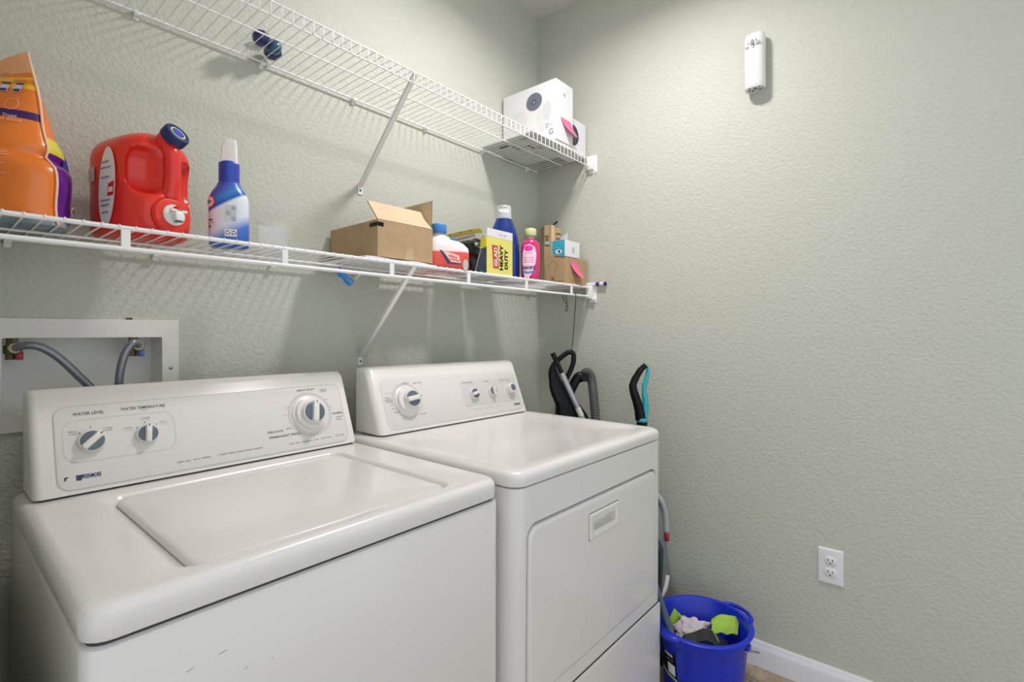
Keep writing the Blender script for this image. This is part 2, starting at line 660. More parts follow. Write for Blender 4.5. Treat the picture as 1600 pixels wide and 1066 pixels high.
def knob(parent, M, r, ang, depth=0.016, grip=0.0085, inlay=M_slate, label=None):
    """round knob: skirted disc with a raised grip bar and two half-moon inlays"""
    K = M @ Matrix.Rotation(ang, 4, 'Z')
    g_ = G().lathe([(r, 0), (r, depth * 0.35), (r * 0.95, depth * 0.55), (r * 0.93, depth * 0.6), (0.001, depth * 0.62)], 36, M=K)
    # grip bar, tapering
    gw = r * 0.28
    rings = []
    for z, k in ((depth * 0.5, 1.0), (depth * 0.95, 0.95), (depth * 1.12, 0.8), (depth * 1.15, 0.6)):
        rings.append([K @ Vector((x * (0.9 + 0.1 * k), y * k, z)) for x, y in rr(-r * 0.93, r * 0.93, -gw, gw, gw * 0.8)])
    g_.loft(rings)
    kn = g_.build('knob', M_white2, parent, smooth=40, label=label)
    for sgn in (1, -1):
        pts = []
        n = 14
        rin = r * 0.84
        a0 = math.asin(gw * 1.12 / rin)
        for i in range(n + 1):
            a = a0 + (math.pi - 2 * a0) * i / n
            pts.append((rin * math.cos(a), sgn * rin * math.sin(a)))
        gi = G()
        gi.loft([[K @ Vector((x, y, depth * 0.58)) for x, y in pts], [K @ Vector((x, y, depth * 0.70)) for x, y in pts],
                 [K @ Vector((x * 0.93, y * 0.93 + sgn * 0.0006, depth * 0.73)) for x, y in pts]])
        gi.build('inlay', inlay, kn, smooth=40)
    gp = G()
    gp.poly([K @ Vector((x, y, depth * 1.155)) for x, y in ((r * 0.9, -0.0012), (r * 0.9, 0.0012), (r * 0.66, 0.0012), (r * 0.66, -0.0012))])
    gp.build('pointer', M_print2, kn, smooth=0)
    return kn


# ---- washer
WW, WD = 0.688, 0.65
ws = thing('washing_machine', 'white top-loading washing machine with three blue-grey knobs, nearest the camera', 'washer',
           (-1.864, -0.79, 0), -0.004)
g = G()
rings = [ringz(0.004, WW - 0.004, 0.004, WD, 0.02, 0.02), ringz(0, WW, 0, WD, 0.024, 0.026), ringz(0, WW, 0, WD, 0.024, 0.848),
         ringz(0.0015, WW - 0.0015, 0.0015, WD - 0.001, 0.024, 0.8535), ringz(0.006, WW - 0.006, 0.006, WD - 0.006, 0.02, 0.856)]
g.loft(rings)
cab = g.build('cabinet', M_white, ws)
G().loft([ringz(0.007, WW - 0.007, 0.007, WD - 0.007, 0.02, 0.85), ringz(0.007, WW - 0.007, 0.007, WD - 0.007, 0.02, 0.868)]).build('dark_gap_neck', M_gap, ws)  # inset neck, coloured dark for the shade in the gap below the deck
for sx in (0.06, WW - 0.06):
    for sy in (0.06, WD - 0.06):
        G().lathe([(0.02, 0), (0.022, 0.004), (0.022, 0.012), (0.01, 0.014), (0.01, 0.024)], 16, M=Matrix.Translation((sx, sy, 0))).build('foot', M_black, ws)
ZT = 0.902
hx0, hx1, hy0, hy1 = 0.103, 0.588, 0.038, 0.474
rings = []
for i, z in ((0.006, 0.8605), (0.001, 0.862), (0, 0.865), (0, 0.886), (0.0015, 0.8925), (0.005, 0.898), (0.011, 0.9012), (0.018, ZT)):
    rings.append(ringz(i, WW - i, i, WD - i * 0.4, 0.03, z))
rings.append(ringz(hx0 - 0.004, hx1 + 0.004, hy0 - 0.004, hy1 + 0.004, 0.034, ZT))
rings.append(ringz(hx0, hx1, hy0, hy1, 0.03, ZT - 0.0015))
rings.append(ringz(hx0 + 0.017, hx1 - 0.004, hy0 + 0.004, hy1 - 0.004, 0.028, ZT - 0.013))
rings.append(ringz(hx0 + 0.019, hx1 - 0.005, hy0 + 0.005, hy1 - 0.005, 0.028, ZT - 0.016))
G().loft(rings).build('top_deck', M_white, ws, smooth=50)
lx0, lx1, ly0, ly1 = hx0 + 0.0205, hx1 - 0.0065, hy0 + 0.0065, hy1 - 0.0065
rings = []
for i, z in ((0.0, ZT - 0.0155), (0.0, ZT - 0.010), (0.003, ZT - 0.0055), (0.010, ZT - 0.004), (0.06, ZT - 0.003), (0.15, ZT - 0.0022)):
    rings.append(ringz(lx0 + i, lx1 - i, ly0 + i, ly1 - i, 0.026, z))
G().loft(rings).build('lid', M_white, ws, smooth=60)
yb, zb = 0.52, 0.9065
con = console_body(0.018, WW - 0.012, yb, zb).build('console', M_white2, ws)
G().box(0.028, WW - 0.022, yb + 0.008, yb + 0.115, ZT - 0.001, zb + 0.001).build('console_gap_shade', M_gap, ws, smooth=0)  # inset block whose dark colour stands for the shadow gap under the console
MW = frame((0, yb, zb), (1, 0, 0), S_UP)
MP = MW @ Matrix.Translation((0, 0, 0.0012))
cp = plate_on(MW, 0.052, 0.652, 0.008, 0.170, 0.02, 0.0012, M_panel, 'control_panel', ws)
line_decal('outline', rr(0.0635, 0.2475, 0.058, 0.141, 0.022), 0.0011, MP, M_pale, cp)
line_decal('outline', rr(0.0525, 0.6515, 0.0085, 0.1695, 0.02), 0.0012, MP, M_pale, cp)
knob(ws, MP @ Matrix.Translation((0.106, 0.0955, 0)), 0.0225, R(42))
knob(ws, MP @ Matrix.Translation((0.197, 0.0955, 0)), 0.0205, R(84))
tm = MP @ Matrix.Translation((0.556, 0.0935, 0))
dial = G().lathe([(0.049, 0), (0.049, 0.003), (0.043, 0.0055), (0.041, 0.0135), (0.039, 0.0145), (0.001, 0.0146)], 44, M=tm).build('timer_dial', M_white2, ws)
line_decal('scale_ring', circ(0.056, 44), 0.004, MP @ Matrix.Translation((0.556, 0.0935, 0)), M_pale, ws)
knob(ws, tm @ Matrix.Translation((0, 0, 0.0142)), 0.031, R(78), depth=0.02)
for i in range(34):
    a = R(i * 360 / 34 + 4)
    if i in (5, 6, 21, 22):
        continue
    rr_ = 0.0605
    decal('tick', [(rr_ * math.cos(a) - 0.0008, rr_ * math.sin(a) - 0.0008), (rr_ * math.cos(a) + 0.0008, rr_ * math.sin(a) - 0.0008),
                   (rr_ * math.cos(a) + 0.0008, rr_ * math.sin(a) + 0.0008), (rr_ * math.cos(a) - 0.0008, rr_ * math.sin(a) + 0.0008)], MP @ Matrix.Translation((0.556, 0.0935, 0)), M_print, dial)


def ct(s, x, s_, wd, h, m=M_print2, M=MP, p=cp, bold=0.012):
    text('lettering', s, M @ Matrix.Translation((x, s_, 0)), m, p, width=wd, height=h, bold=bold)


def cts(lens, x, s_, wd, h, m=M_print2):
    strokes(lens, MP @ Matrix.Translation((x, s_, 0)), m, cp, wd, h)


ct('WATER LEVEL', 0.105, 0.153, 0.049, 0.0062)
ct('WATER TEMPERATURE', 0.1955, 0.1545, 0.078, 0.0062)
ct('SMALL', 0.079, 0.119, 0.015, 0.003, M_print)
ct('LOADS', 0.080, 0.114, 0.015, 0.0028, M_print)
ct('LARGE', 0.133, 0.119, 0.015, 0.003, M_print)
ct('LOADS', 0.133, 0.1145, 0.014, 0.0028, M_print)
ct('COLD', 0.166, 0.114, 0.015, 0.003, M_print)
ct('COLD', 0.167, 0.1095, 0.014, 0.0028, M_pale)
ct('WARM', 0.197, 0.131, 0.016, 0.003, M_print)
ct('WARM', 0.197, 0.1265, 0.013, 0.0028, M_pale)
ct('HOT', 0.228, 0.119, 0.011, 0.003, M_print)
ct('COLD', 0.229, 0.1145, 0.013, 0.0028, M_pale)
cts([5], 0.197, 0.148, 0.013, 0.0026, M_pale)
for x, s_ in ((0.089, 0.115), (0.106, 0.1245), (0.181, 0.112), (0.195, 0.1215), (0.215, 0.115)):
    decal('dot', circ(0.0013, 8, x, s_), MP, M_print2, cp)
ct('HEAVY DUTY', 0.556, 0.160, 0.049, 0.0052)
cts([7], 0.604, 0.157, 0.022, 0.003, M_print)
cts([5], 0.605, 0.152, 0.018, 0.003, M_print)
ct('NORMAL', 0.634, 0.087, 0.031, 0.0052)
cts([7], 0.636, 0.0765, 0.021, 0.0032, M_print)
cts([5], 0.634, 0.0695, 0.016, 0.0032, M_print)
ct('DELICATE', 0.459, 0.0605, 0.038, 0.0052)
cts([5], 0.494, 0.064, 0.016, 0.003, M_print)
ct('PERMANENT PRESS', 0.480, 0.0475, 0.076, 0.0055)
cts([7], 0.498, 0.118, 0.015, 0.0026, M_pale)
cts([4], 0.486, 0.099, 0.011, 0.0026, M_pale)
cts([5], 0.610, 0.128, 0.013, 0.0026, M_pale)
cts([4], 0.616, 0.108, 0.010, 0.0026, M_pale)
cts([5, 4], 0.257, 0.0265, 0.026, 0.0032, M_print)
cts([5, 8], 0.293, 0.027, 0.034, 0.0032, M_print)
cts([1, 5, 6, 6, 6, 8], 0.373, 0.0275, 0.098, 0.0034, M_print)
cts([4, 4, 9, 4], 0.526, 0.0245, 0.079, 0.003, M_print)
cts([4, 2, 5], 0.587, 0.0255, 0.028, 0.003, M_print)
cts([4, 2, 4], 0.626, 0.0265, 0.026, 0.003, M_print)
# maker's badge
decal('badge', [(0.079, 0.0245), (0.086, 0.0235), (0.092, 0.0335), (0.1, 0.034), (0.079, 0.0345)], MP, M_navy, cp)
ct('KENMORE', 0.1035, 0.0305, 0.026, 0.0075, M_navy, bold=0.04)
decal('badge', [(0.089, 0.0258), (0.1155, 0.0258), (0.1155, 0.0268), (0.0895, 0.0268)], MP, mat('light_blue_print', (150, 160, 190), 0.5), cp)
# scuffs on the front and a nick on the console
for x, z, l in ((0.142, 0.792, 0.010), (0.104, 0.788, 0.008), (0.171, 0.757, 0.005), (0.645, 0.795, 0.006), (0.207, 0.752, 0.003)):
    decal('scuff_mark', [(-l / 2, -0.0008), (l / 2, 0.001), (l / 2, 0.0022), (-l / 2, 0.0006)], frame((x, 0, z), (1, 0, 0), (0, 0, 1)),
          mat('scuff', (178, 176, 172), 0.8), cab)
decal('nick', [(0.062, 0.026), (0.0645, 0.0275), (0.0645, 0.030), (0.069, 0.0335), (0.062, 0.0335)], MW, M_gap, con, h=0.0018)

# ---- dryer
DW, DD = 0.733, 0.66
dr = thing('dryer', 'white front-loading dryer with recessed door pull, beside the washing machine', 'dryer', (-1.170, -0.825, 0.0076))
dr.rotation_euler = (0, 0.010, 0)
g = G()
rings = [ringy(0, DW, 0.022, 0.866, 0.006, DD)]
rf = 0.03
for k in range(7):
    a = R(90 * k / 6)
    i = rf * (1 - math.cos(a))
    rings.append(ringy(i, DW - i, 0.022, 0.866, 0.006, rf * (1 - math.sin(a))))
rings.append(ringy(0.0335, 0.6875, 0.393, 0.784, 0.032, 0.0))
rings.append(ringy(0.0335, 0.6875, 0.393, 0.784, 0.032, 0.03))
g.loft(rings)
dcab = g.build('cabinet', M_white, dr)
for sx in (0.06, DW - 0.06):
    for sy in (0.07, DD - 0.06):
        zf = 0.01 * sx - 0.0076
        G().lathe([(0.02, zf), (0.022, zf + 0.004), (0.022, zf + 0.012), (0.01, zf + 0.014), (0.01, 0.03)], 16, M=Matrix.Translation((sx, sy, 0))).build('foot', M_black, dr)
G().loft([ringz(0.02, DW - 0.02, 0.008, DD - 0.007, 0.03, 0.86), ringz(0.02, DW - 0.02, 0.008, DD - 0.007, 0.03, 0.875)]).build('dark_gap_neck', M_gap, dr)  # dark inset neck, gap shade put into its colour
ZD = 0.903
rings = []
for i, z in ((0.006, 0.8695), (0.001, 0.870), (0, 0.873), (0, 0.886), (0.0015, 0.893), (0.005, 0.898), (0.011, 0.9018), (0.02, ZD)):
    rings.append(ringz(-0.002 + i, DW + 0.002 - i, -0.002 + i, DD - i * 0.4, 0.036, z, 7))
rings.append(ringz(0.045, DW - 0.045, 0.045, 0.50, 0.04, ZD, 7))
rings.append(ringz(0.055, DW - 0.055, 0.055, 0.49, 0.035, ZD - 0.0025, 7))
rings.append(ringz(0.2, DW - 0.2, 0.2, 0.35, 0.02, ZD - 0.0025, 7))
G().loft(rings).build('top_deck', M_white, dr, smooth=50)
# door with pull pocket
px0, px1, pz0, pz1 = 0.280, 0.432, 0.678, 0.744
rings = [ringy(0.038, 0.683, 0.397, 0.778, 0.03, 0.020)]
for i, y in ((0, 0.0), (0.0015, -0.004), (0.005, -0.006), (0.010, -0.0065)):
    rings.append(ringy(0.038 + i, 0.683 - i, 0.397 + i, 0.778 - i, 0.03 - i * 0.5, y))
rings.append(ringy(px0 - 0.002, px1 + 0.002, pz0 - 0.002, pz1 + 0.002, 0.006, -0.0065))
door = G().loft(rings, cap1=False).build('door', M_white, dr, smooth=50)
rings = [ringy(px0, px1, pz0, pz1, 0.005, -0.004)]
for i, y in ((0, -0.009), (0.002, -0.0105), (0.010, -0.0105), (0.013, -0.0085), (0.020, -0.0085)):
    rings.append(ringy(px0 + i, px1 - i, pz0 + i, pz1 - i, 0.004, y))
rings.append([Vector((p.x, 0.016, p.z - (0.000 if p.z < 0.71 else 0.006))) for p in rings[-1]])
G().loft(rings, cap0=False).build('pull_handle', M_white2, door, smooth=40)
# lower access panel
rings = []
for i, y in ((0, 0.002), (0, -0.0015), (0.0015, -0.003), (0.006, -0.0035)):
    rings.append(ringy(0.012 + i, DW - 0.012 - i, 0.03 + i, 0.3515 - i, 0.006, y))
G().loft(rings).build('lower_panel', M_white, dr, smooth=50)
G().box(0.012, DW - 0.012, -0.0012, 0.002, 0.3515, 0.3555).build('panel_seam', M_gap, dr, smooth=0)
yb, zb = 0.527, 0.9075
dcon = console_body(0.034, DW - 0.024, yb, zb, 0.02).build('console', M_white2, dr)
G().box(0.05, DW - 0.04, yb + 0.01, yb + 0.115, ZD - 0.003, zb + 0.001).build('console_gap_shade', M_gap, dr, smooth=0)  # shadow gap under the console, painted as a dark inset block
MD = frame((0, yb, zb), (1, 0, 0), S_UP)
MQ = MD @ Matrix.Translation((0, 0, 0.0012))
dp = plate_on(MD, 0.066, DW - 0.046, 0.01, 0.168, 0.02, 0.0012, M_panel, 'control_panel', dr)
MS = MQ @ Matrix.Translation((0, 0, 0.0006))
sp = plate_on(MQ, 0.386, 0.675, 0.047, 0.143, 0.008, 0.0006, mat('knob_field_print', (208, 205, 201), 0.45), 'knob_field', dr, fil=0.0003)
tm = MQ @ Matrix.Translation((0.152, 0.0925, 0))
ddial = G().lathe([(0.047, 0), (0.047, 0.003), (0.041, 0.006), (0.039, 0.014), (0.036, 0.0155), (0.001, 0.0156)], 44, M=tm).build('timer_dial', M_white2, dr)
line_decal('scale_ring', circ(0.053, 44), 0.004, tm, M_pale, dr)
knob(dr, tm @ Matrix.Translation((0.004, 0, 0.0148)), 0.028, R(6), depth=0.02)
knob(dr, MS @ Matrix.Translation((0.440, 0.089, 0)), 0.0195, R(12), depth=0.017)
knob(dr, MS @ Matrix.Translation((0.534, 0.0915, 0)), 0.0185, R(86), depth=0.017)
# start button-like knob with a flat grey face
km = MS @ Matrix.Translation((0.634, 0.093, 0))
kb = G().lathe([(0.019, 0), (0.019, 0.016), (0.017, 0.020), (0.001, 0.0205)], 32, M=km).build('start_knob', M_white2, dr)
G().lathe([(0.0125, 0.0195), (0.0125, 0.0215), (0.011, 0.022), (0.001, 0.022)], 28, M=km).build('inlay', M_slate, kb)


def dt(s, x, s_, wd, h, m=M_print, M=MQ, p=dp, bold=0.01):
    text('lettering', s, M @ Matrix.Translation((x, s_, 0)), m, p, width=wd, height=h, bold=bold)


def dts(lens, x, s_, wd, h, m=M_print, M=MQ, p=dp):
    strokes(lens, M @ Matrix.Translation((x, s_, 0)), m, p, wd, h)


dts([7], 0.160, 0.149, 0.026, 0.004)
dts([4, 3], 0.206, 0.1465, 0.034, 0.0042)
dts([4], 0.083, 0.108, 0.017, 0.0042)
dts([8], 0.085, 0.101, 0.028, 0.0042)
dts([7], 0.086, 0.095, 0.024, 0.0042)
dts([4, 3], 0.092, 0.122, 0.026, 0.0034, M_pale)
dts([3], 0.094, 0.086, 0.012, 0.0034)
dts([3, 3], 0.102, 0.073, 0.024, 0.0034)
dts([5], 0.105, 0.062, 0.022, 0.0034)
dts([4, 3], 0.201, 0.047, 0.025, 0.0042)
dts([11], 0.424, 0.1325, 0.052, 0.0042, M=MS, p=sp)
dts([8], 0.430, 0.126, 0.03, 0.003, M=MS, p=sp, m=M_pale)
dts([6], 0.520, 0.1305, 0.03, 0.0042, M=MS, p=sp)
dts([4, 2, 5], 0.617, 0.1285, 0.056, 0.0042, M=MS, p=sp)
dts([3], 0.402, 0.112, 0.012, 0.004, M=MS, p=sp, m=M_pale)
dts([3], 0.449, 0.117, 0.014, 0.004, M=MS, p=sp, m=M_pale)
dts([4], 0.402, 0.084, 0.016, 0.004, M=MS, p=sp, m=M_pale)
dts([3], 0.538, 0.118, 0.01, 0.003, M=MS, p=sp, m=M_pale)
dts([5, 4], 0.44, 0.0355, 0.04, 0.004, m=M_pale)
dts([5, 8], 0.497, 0.0355, 0.05, 0.004, m=M_pale)
dts([4, 4], 0.55, 0.0355, 0.03, 0.004, m=M_pale)
dt('KENMORE', 0.652, 0.0315, 0.034, 0.0085, m=M_print2, bold=0.04)
for r_ in (0.058,):
    for i in range(24):
        a = R(60 + i * 11) if i < 8 else R(200 + (i - 8) * 9)
        decal('tick', [(r_ * math.cos(a) - 0.001, r_ * math.sin(a) - 0.001), (r_ * math.cos(a) + 0.001, r_ * math.sin(a) - 0.001),
                       (r_ * math.cos(a) + 0.001, r_ * math.sin(a) + 0.001), (r_ * math.cos(a) - 0.001, r_ * math.sin(a) + 0.001)], tm, M_pale, ddial)

# ================================================================== washer outlet box in the back wall
ub = thing('washer_outlet_box', 'white recessed laundry outlet box with two braided hoses on the back wall', 'outlet box', (0, 0, 0))
g = G()
rings = [[Vector((x, y, z)) for x, z in rr(-1.902 + i, -1.538 - i, 0.996 + i, 1.240 - i, 0.002, 2)] for i, y in ((0, 0), (0, -0.004), (0.001, -0.005))]
rings.append([Vector((x, -0.005, z)) for x, z in rr(-1.8615, -1.5745, 1.0335, 1.1975, 0.003, 2)])
rings.append([Vector((x, -0.0045, z)) for x, z in rr(-1.861, -1.575, 1.034, 1.197, 0.003, 2)])
rings.append([Vector((x, 0.0, z)) for x, z in rr(-1.861, -1.575, 1.034, 1.197, 0.003, 2)])
g.loft(rings, cap0=False, cap1=False)
g.build('frame', M_white2, ub, smooth=30)
g = G()
rings = [[Vector((x, y, z)) for x, z in rr(-1.861 + i, -1.575 - i, 1.034 + i, 1.197 - i, 0.003, 2)] for i, y in ((0, 0.0), (0.001, 0.085))]
g.loft(rings, cap0=False).build('recess', mat('recess_plastic', (236, 236, 232), 0.5), ub, smooth=30)
for x, z in ((-1.556, 1.119),):
    G().lathe([(0.0, 0.002), (0.0025, 0.002), (0.0045, 0.001), (0.005, 0)], 12, M=Matrix.Translation((x, -0.005, z)) @ Matrix.Rotation(R(90), 4, 'X'), cap0=False).build('screw', M_steel, ub)
G().box(-1.648, -1.636, -0.004, 0, 1.240, 1.2435).build('clip_tab', M_black, ub, smooth=0)


def valve(x, m_handle, nm):
    g_ = G()
    g_.lathe([(0.011, 0), (0.011, 0.012), (0.014, 0.013), (0.014, 0.03), (0.010, 0.032), (0.010, 0.06)], 8, M=Matrix.Translation((x, 0.035, 1.150)))
    g_.lathe([(0.009, 0), (0.009, 0.03), (0.013, 0.031), (0.013, 0.05), (0.011, 0.052)], 8, M=Matrix.Translation((x, 0.035, 1.176)) @ Matrix.Rotation(R(90), 4, 'X'))
    v_ = g_.build('valve', M_brass, ub, smooth=30)
    G().box(x + 0.002, x + 0.014, -0.008, 0.028, 1.150, 1.169, 0.003, 2).build(nm, m_handle, v_)
    return v_


valve(-1.842, mat('red_handle', (168, 30, 62), 0.4), 'red_handle')
valve(-1.626, mat('blue_handle', (70, 110, 170), 0.4), 'blue_handle')
G().tube([(-1.842, -0.012, 1.176), (-1.825, -0.026, 1.182), (-1.803, -0.03, 1.177), (-1.775, -0.03, 1.154), (-1.742, -0.03, 1.112), (-1.712, -0.03, 1.066),
          (-1.70, -0.03, 0.99), (-1.70, -0.05, 0.80)], 0.0085, 12, sub=6).build('hot_water_hose', M_hose, ub)
G().tube([(-1.626, -0.012, 1.178), (-1.640, -0.026, 1.184), (-1.655, -0.03, 1.163), (-1.664, -0.03, 1.13), (-1.668, -0.03, 1.095), (-1.668, -0.03, 1.05), (-1.668, -0.04, 0.95),
          (-1.668, -0.05, 0.80)], 0.0085, 12, sub=6).build('cold_water_hose', M_hose, ub)
G().tube([(-1.73, -0.055, 0.82), (-1.725, -0.055, 1.03), (-1.712, -0.055, 1.068), (-1.69, -0.055, 1.076), (-1.672, -0.055, 1.06), (-1.664, -0.055, 0.96), (-1.664, -0.06, 0.82)], 0.010, 10, sub=6).build('drain_hose', M_blackm, ub)

# ================================================================== electrical outlet and air freshener on the right wall
ot = thing('wall_outlet', 'white double electrical outlet plate low on the right wall', 'outlet', (0, -1.2305, 0.425))
FR = frame((0, 0, 0), (0, -1, 0), (0, 0, 1))
g = G()
g.loft([[FR @ Vector((x, y, z)) for x, y in rr(-0.0365 + i, 0.0365 - i, -0.059 + i, 0.059 - i, 0.003, 3)] for i, z in ((0, 0), (0, 0.003), (0.002, 0.0052), (0.006, 0.006))])
g.build('plate', M_trim, ot, smooth=40)
for zc in (0.0195, -0.0195):
    pts = []
    for x, y in circ(0.0172, 28):
        pts.append((x, max(-0.0142, min(0.0142, y)) + zc))
    rc = G().loft([[FR @ Vector((x, y, 0.005)) for x, y in pts], [FR @ Vector((x, y, 0.0078)) for x, y in pts], [FR @ Vector((x * 0.96, (y - zc) * 0.96 + zc, 0.0082)) for x, y in pts]]).build('receptacle', M_trim, ot, smooth=40)
    for sx, hh in ((-0.0065, 0.0045), (0.0065, 0.0038)):
        G().box(sx - 0.0012, sx + 0.0012, zc + 0.003 - hh, zc + 0.003 + hh, 0.0075, 0.0085).xf(FR).build('slot', M_gap, rc, smooth=0)
    G().lathe([(0.0026, 0.0075), (0.0026, 0.0085)], 12, M=FR @ Matrix.Translation((0, zc - 0.0075, 0))).build('ground_hole', M_gap, rc, smooth=0)
G().lathe([(0.003, 0.0055), (0.003, 0.0068), (0.001, 0.0072)], 12, M=FR).build('screw', M_trim, ot)

af = thing('air_freshener', 'white capsule-shaped air freshener dispenser high on the right wall', 'air freshener', (0, -1.0025, 2.082))
M_af = mat('gloss_white_plastic', (224, 223, 222), 0.25, coat=0.2)
g = G()
rings = []
for z, k, dep in ((0.006, 0.86, 0.050), (0.0, 0.93, 0.054), (0.004, 0.97, 0.056), (0.012, 1.0, 0.058), (0.09, 1.0, 0.060), (0.15, 1.0, 0.060), (0.178, 1.0, 0.058), (0.190, 0.97, 0.055), (0.197, 0.9, 0.048), (0.199, 0.8, 0.04)):
    ring = []
    n = 32
    for j in range(n):
        a = 2 * math.pi * j / n
        c, s_ = math.cos(a), math.sin(a)
        yy = 0.0345 * k * math.copysign(abs(c) ** 0.86, c)
        xx = -dep / 2 - dep / 2 * math.copysign(abs(s_) ** 0.72, s_)
        zz = z
        if z > 0.15:
            zz = z + (yy / 0.0345) * -0.0 + (xx + 0.03) * -0.25 * (z - 0.15) / 0.05 * 0.5
        ring.append(Vector((xx, yy, zz)))
    rings.append(ring)
body = g.loft(rings, cap0=True).build('body', M_af, af, smooth=50)
# vent slots underneath
for cx, cy, a, l in ((-0.045, 0.0, 0, 0.012), (-0.038, 0.018, 60, 0.008), (-0.038, -0.018, -60, 0.010), (-0.012, 0.012, -30, 0.010), (-0.012, -0.012, 30, 0.009), (-0.026, -0.001, 0, 0.012), (-0.02, 0.021, 80, 0.007)):
    gg = G().box(-0.0028, 0.0028, -l / 2, l / 2, 0.0035, 0.0058, 0.0008, 1)
    gg.xf(Matrix.Translation((cx, cy, 0)) @ Matrix.Rotation(R(a), 4, 'Z'))
    gg.build('vent_slot', mat('vent_dark', (92, 92, 84), 0.7), body, smooth=0)
# flower-like nozzle mark
FA = frame((-0.0605, 0.001, 0.143), (0, -1, 0), (0, 0, 1))
M_gp = mat('silver_grey_print', (112, 114, 112), 0.5)
def petal(cx, cy, rx, ry, rot, m, h):
    c, s_ = math.cos(R(rot)), math.sin(R(rot))
    decal('petal', [(1.15 * (cx + x * c - y * s_), 1.1 * (cy + x * s_ + y * c)) for x, y in circ(rx, 18, ry=ry)], FA, m, body, h=h)
petal(-0.0, 0.009, 0.0065, 0.0150, 4, M_gp, 0.0004)
petal(0.016, 0.007, 0.0085, 0.003, 32, M_gp, 0.0003)
petal(-0.016, 0.001, 0.006, 0.002, 12, M_gp, 0.0003)
petal(0.010, 0.018, 0.0022, 0.0045, 20, M_gp, 0.0003)
petal(-0.0115, 0.013, 0.0018, 0.0045, -10, M_gp, 0.0003)
petal(0.0005, 0.002, 0.0042, 0.0065, -14, M_gap, 0.0007)
petal(0.000, 0.000, 0.0024, 0.004, 0, M_af, 0.0010)

# ================================================================== things on the lower shelf
ZS = ZL + 0.0028     # top of the deck wires


def shader_zones(name, zones, rough=0.35, coat=0.2):
    """material whose flat print changes with local height z: list of (z, rgb)"""
    m = bpy.data.materials.new(name)
    m.use_nodes = True
    nt = m.node_tree
    b = nt.nodes['Principled BSDF']
    b.inputs['Roughness'].default_value = rough
    b.inputs['Coat Weight'].default_value = coat
    tc = nt.nodes.new('ShaderNodeTexCoord')
    sp_ = nt.nodes.new('ShaderNodeSeparateXYZ')
    nt.links.new(tc.outputs['Object'], sp_.inputs[0])
    zmax = zones[-1][0] * 1.0001
    mr = nt.nodes.new('ShaderNodeMath')
    mr.operation = 'DIVIDE'
    mr.inputs[1].default_value = zmax
    nt.links.new(sp_.outputs['Z'], mr.inputs[0])
    cr = nt.nodes.new('ShaderNodeValToRGB')
    els = cr.color_ramp.elements
    els[0].position = 0
    els[0].color = rgb(*zones[0][1])
    els[1].position = 1
    els[1].color = rgb(*zones[-1][1])
    for z, c in zones[1:-1]:
        e_ = els.new(z / zmax)
        e_.color = rgb(*c)
    nt.links.new(mr.outputs[0], cr.inputs[0])
    nt.links.new(cr.outputs[0], b.inputs['Base Color'])
    return m


def wrapper(rx, ry, ang0, eps=0.0005, cx=0, cy=0, z0=0.0, e=2.0, lean=None):
    r_ = (rx + ry) / 2
    def f(x, y):
        a = ang0 + x / r_
        c, s_ = math.cos(a), math.sin(a)
        px_ = (rx + eps) * math.copysign(abs(c) ** (2 / e), c)
        py_ = (ry + eps) * math.copysign(abs(s_) ** (2 / e), s_)
        k = lean(y) if lean else 1.0
        return Vector((cx + px_ * k, cy + py_ * k, z0 + y))
    return f


def wrap_patch(name, pts, f, m, parent, rings=5, label=None):
    """printed patch of outline pts (2-D, star-shaped) laid on a curved wall"""
    cx = sum(p[0] for p in pts) / len(pts)
    cy = sum(p[1] for p in pts) / len(pts)
    g_ = G()
    rs = []
    for k in range(rings, 0, -1):
        t = k / rings
        rs.append([f(cx + (x - cx) * t, cy + (y - cy) * t) for x, y in pts])
    rs.append([f(cx, cy)] * len(pts))
    g_.loft(rs, False, False)
    return g_.build(name, m, parent, smooth=60, label=label)


# ---- orange pouch of detergent pods
pch = thing('detergent_pouch', 'tall orange and purple stand-up pouch at the left end of the lower shelf', 'pouch',
            (-1.800, -0.222, ZS), math.atan2(0.85, -0.53))
# local +x runs from the right-hand seam (origin) to the left-hand seam; local +y side is the printed orange front
M_purple = mat('purple_pouch_film', (92, 14, 130), 0.28, coat=0.3)
M_yellow = mat('yellow_print', (244, 190, 40), 0.4)
M_peach = mat('peach_film', (246, 178, 128), 0.35)
M_dkbot = mat('grey_blue_gusset', (120, 138, 146), 0.35, var=0.35, vscale=30)
PW = 0.25
def pouch_half(zf):
    # half thickness of the pouch along its height
    if zf < 0.06:
        return 0.060 + 0.25 * zf
    if zf < 0.4:
        return 0.075
    return 0.075 * max(0.02, 1 - (zf - 0.4) / 0.52) ** 0.8
def pouch_seam(zf):
    # sideways drift of the right seam
    return 0.074 * zf ** 1.25 + 0.009 * math.sin(zf * 13 + 0.6) * (1 - zf) + 0.014 * math.exp(-((zf - 0.39) / 0.035) ** 2)
PH = 0.338
rings = []
NZ, NA = 66, 40
for k in range(NZ + 1):
    zf = k / NZ
    z = zf * PH
    t = pouch_half(zf)
    x0 = pouch_seam(zf)
    x1 = PW - 0.05 * zf
    ring = []
    for j in range(NA):
        a = 2 * math.pi * j / NA
        u_ = 0.5 - 0.5 * math.cos(a)
        y_ = t * math.copysign(abs(math.sin(a)) ** 1.15, math.sin(a))
        wv = 0.004 * noise.noise(Vector((u_ * 5, zf * 7, 3.3 if y_ > 0 else 9.1))) * min(1, 6 * abs(math.sin(a)))
        top = -0.030 * u_ if zf > 0.8 else 0
        top *= (zf - 0.8) / 0.2 if zf > 0.8 else 0
        ring.append(Vector((x0 + (x1 - x0) * u_, (y_ if y_ > 0 else y_ * 1.2) + wv * (1 if y_ > 0 else -1), z + top)))
    rings.append(ring)
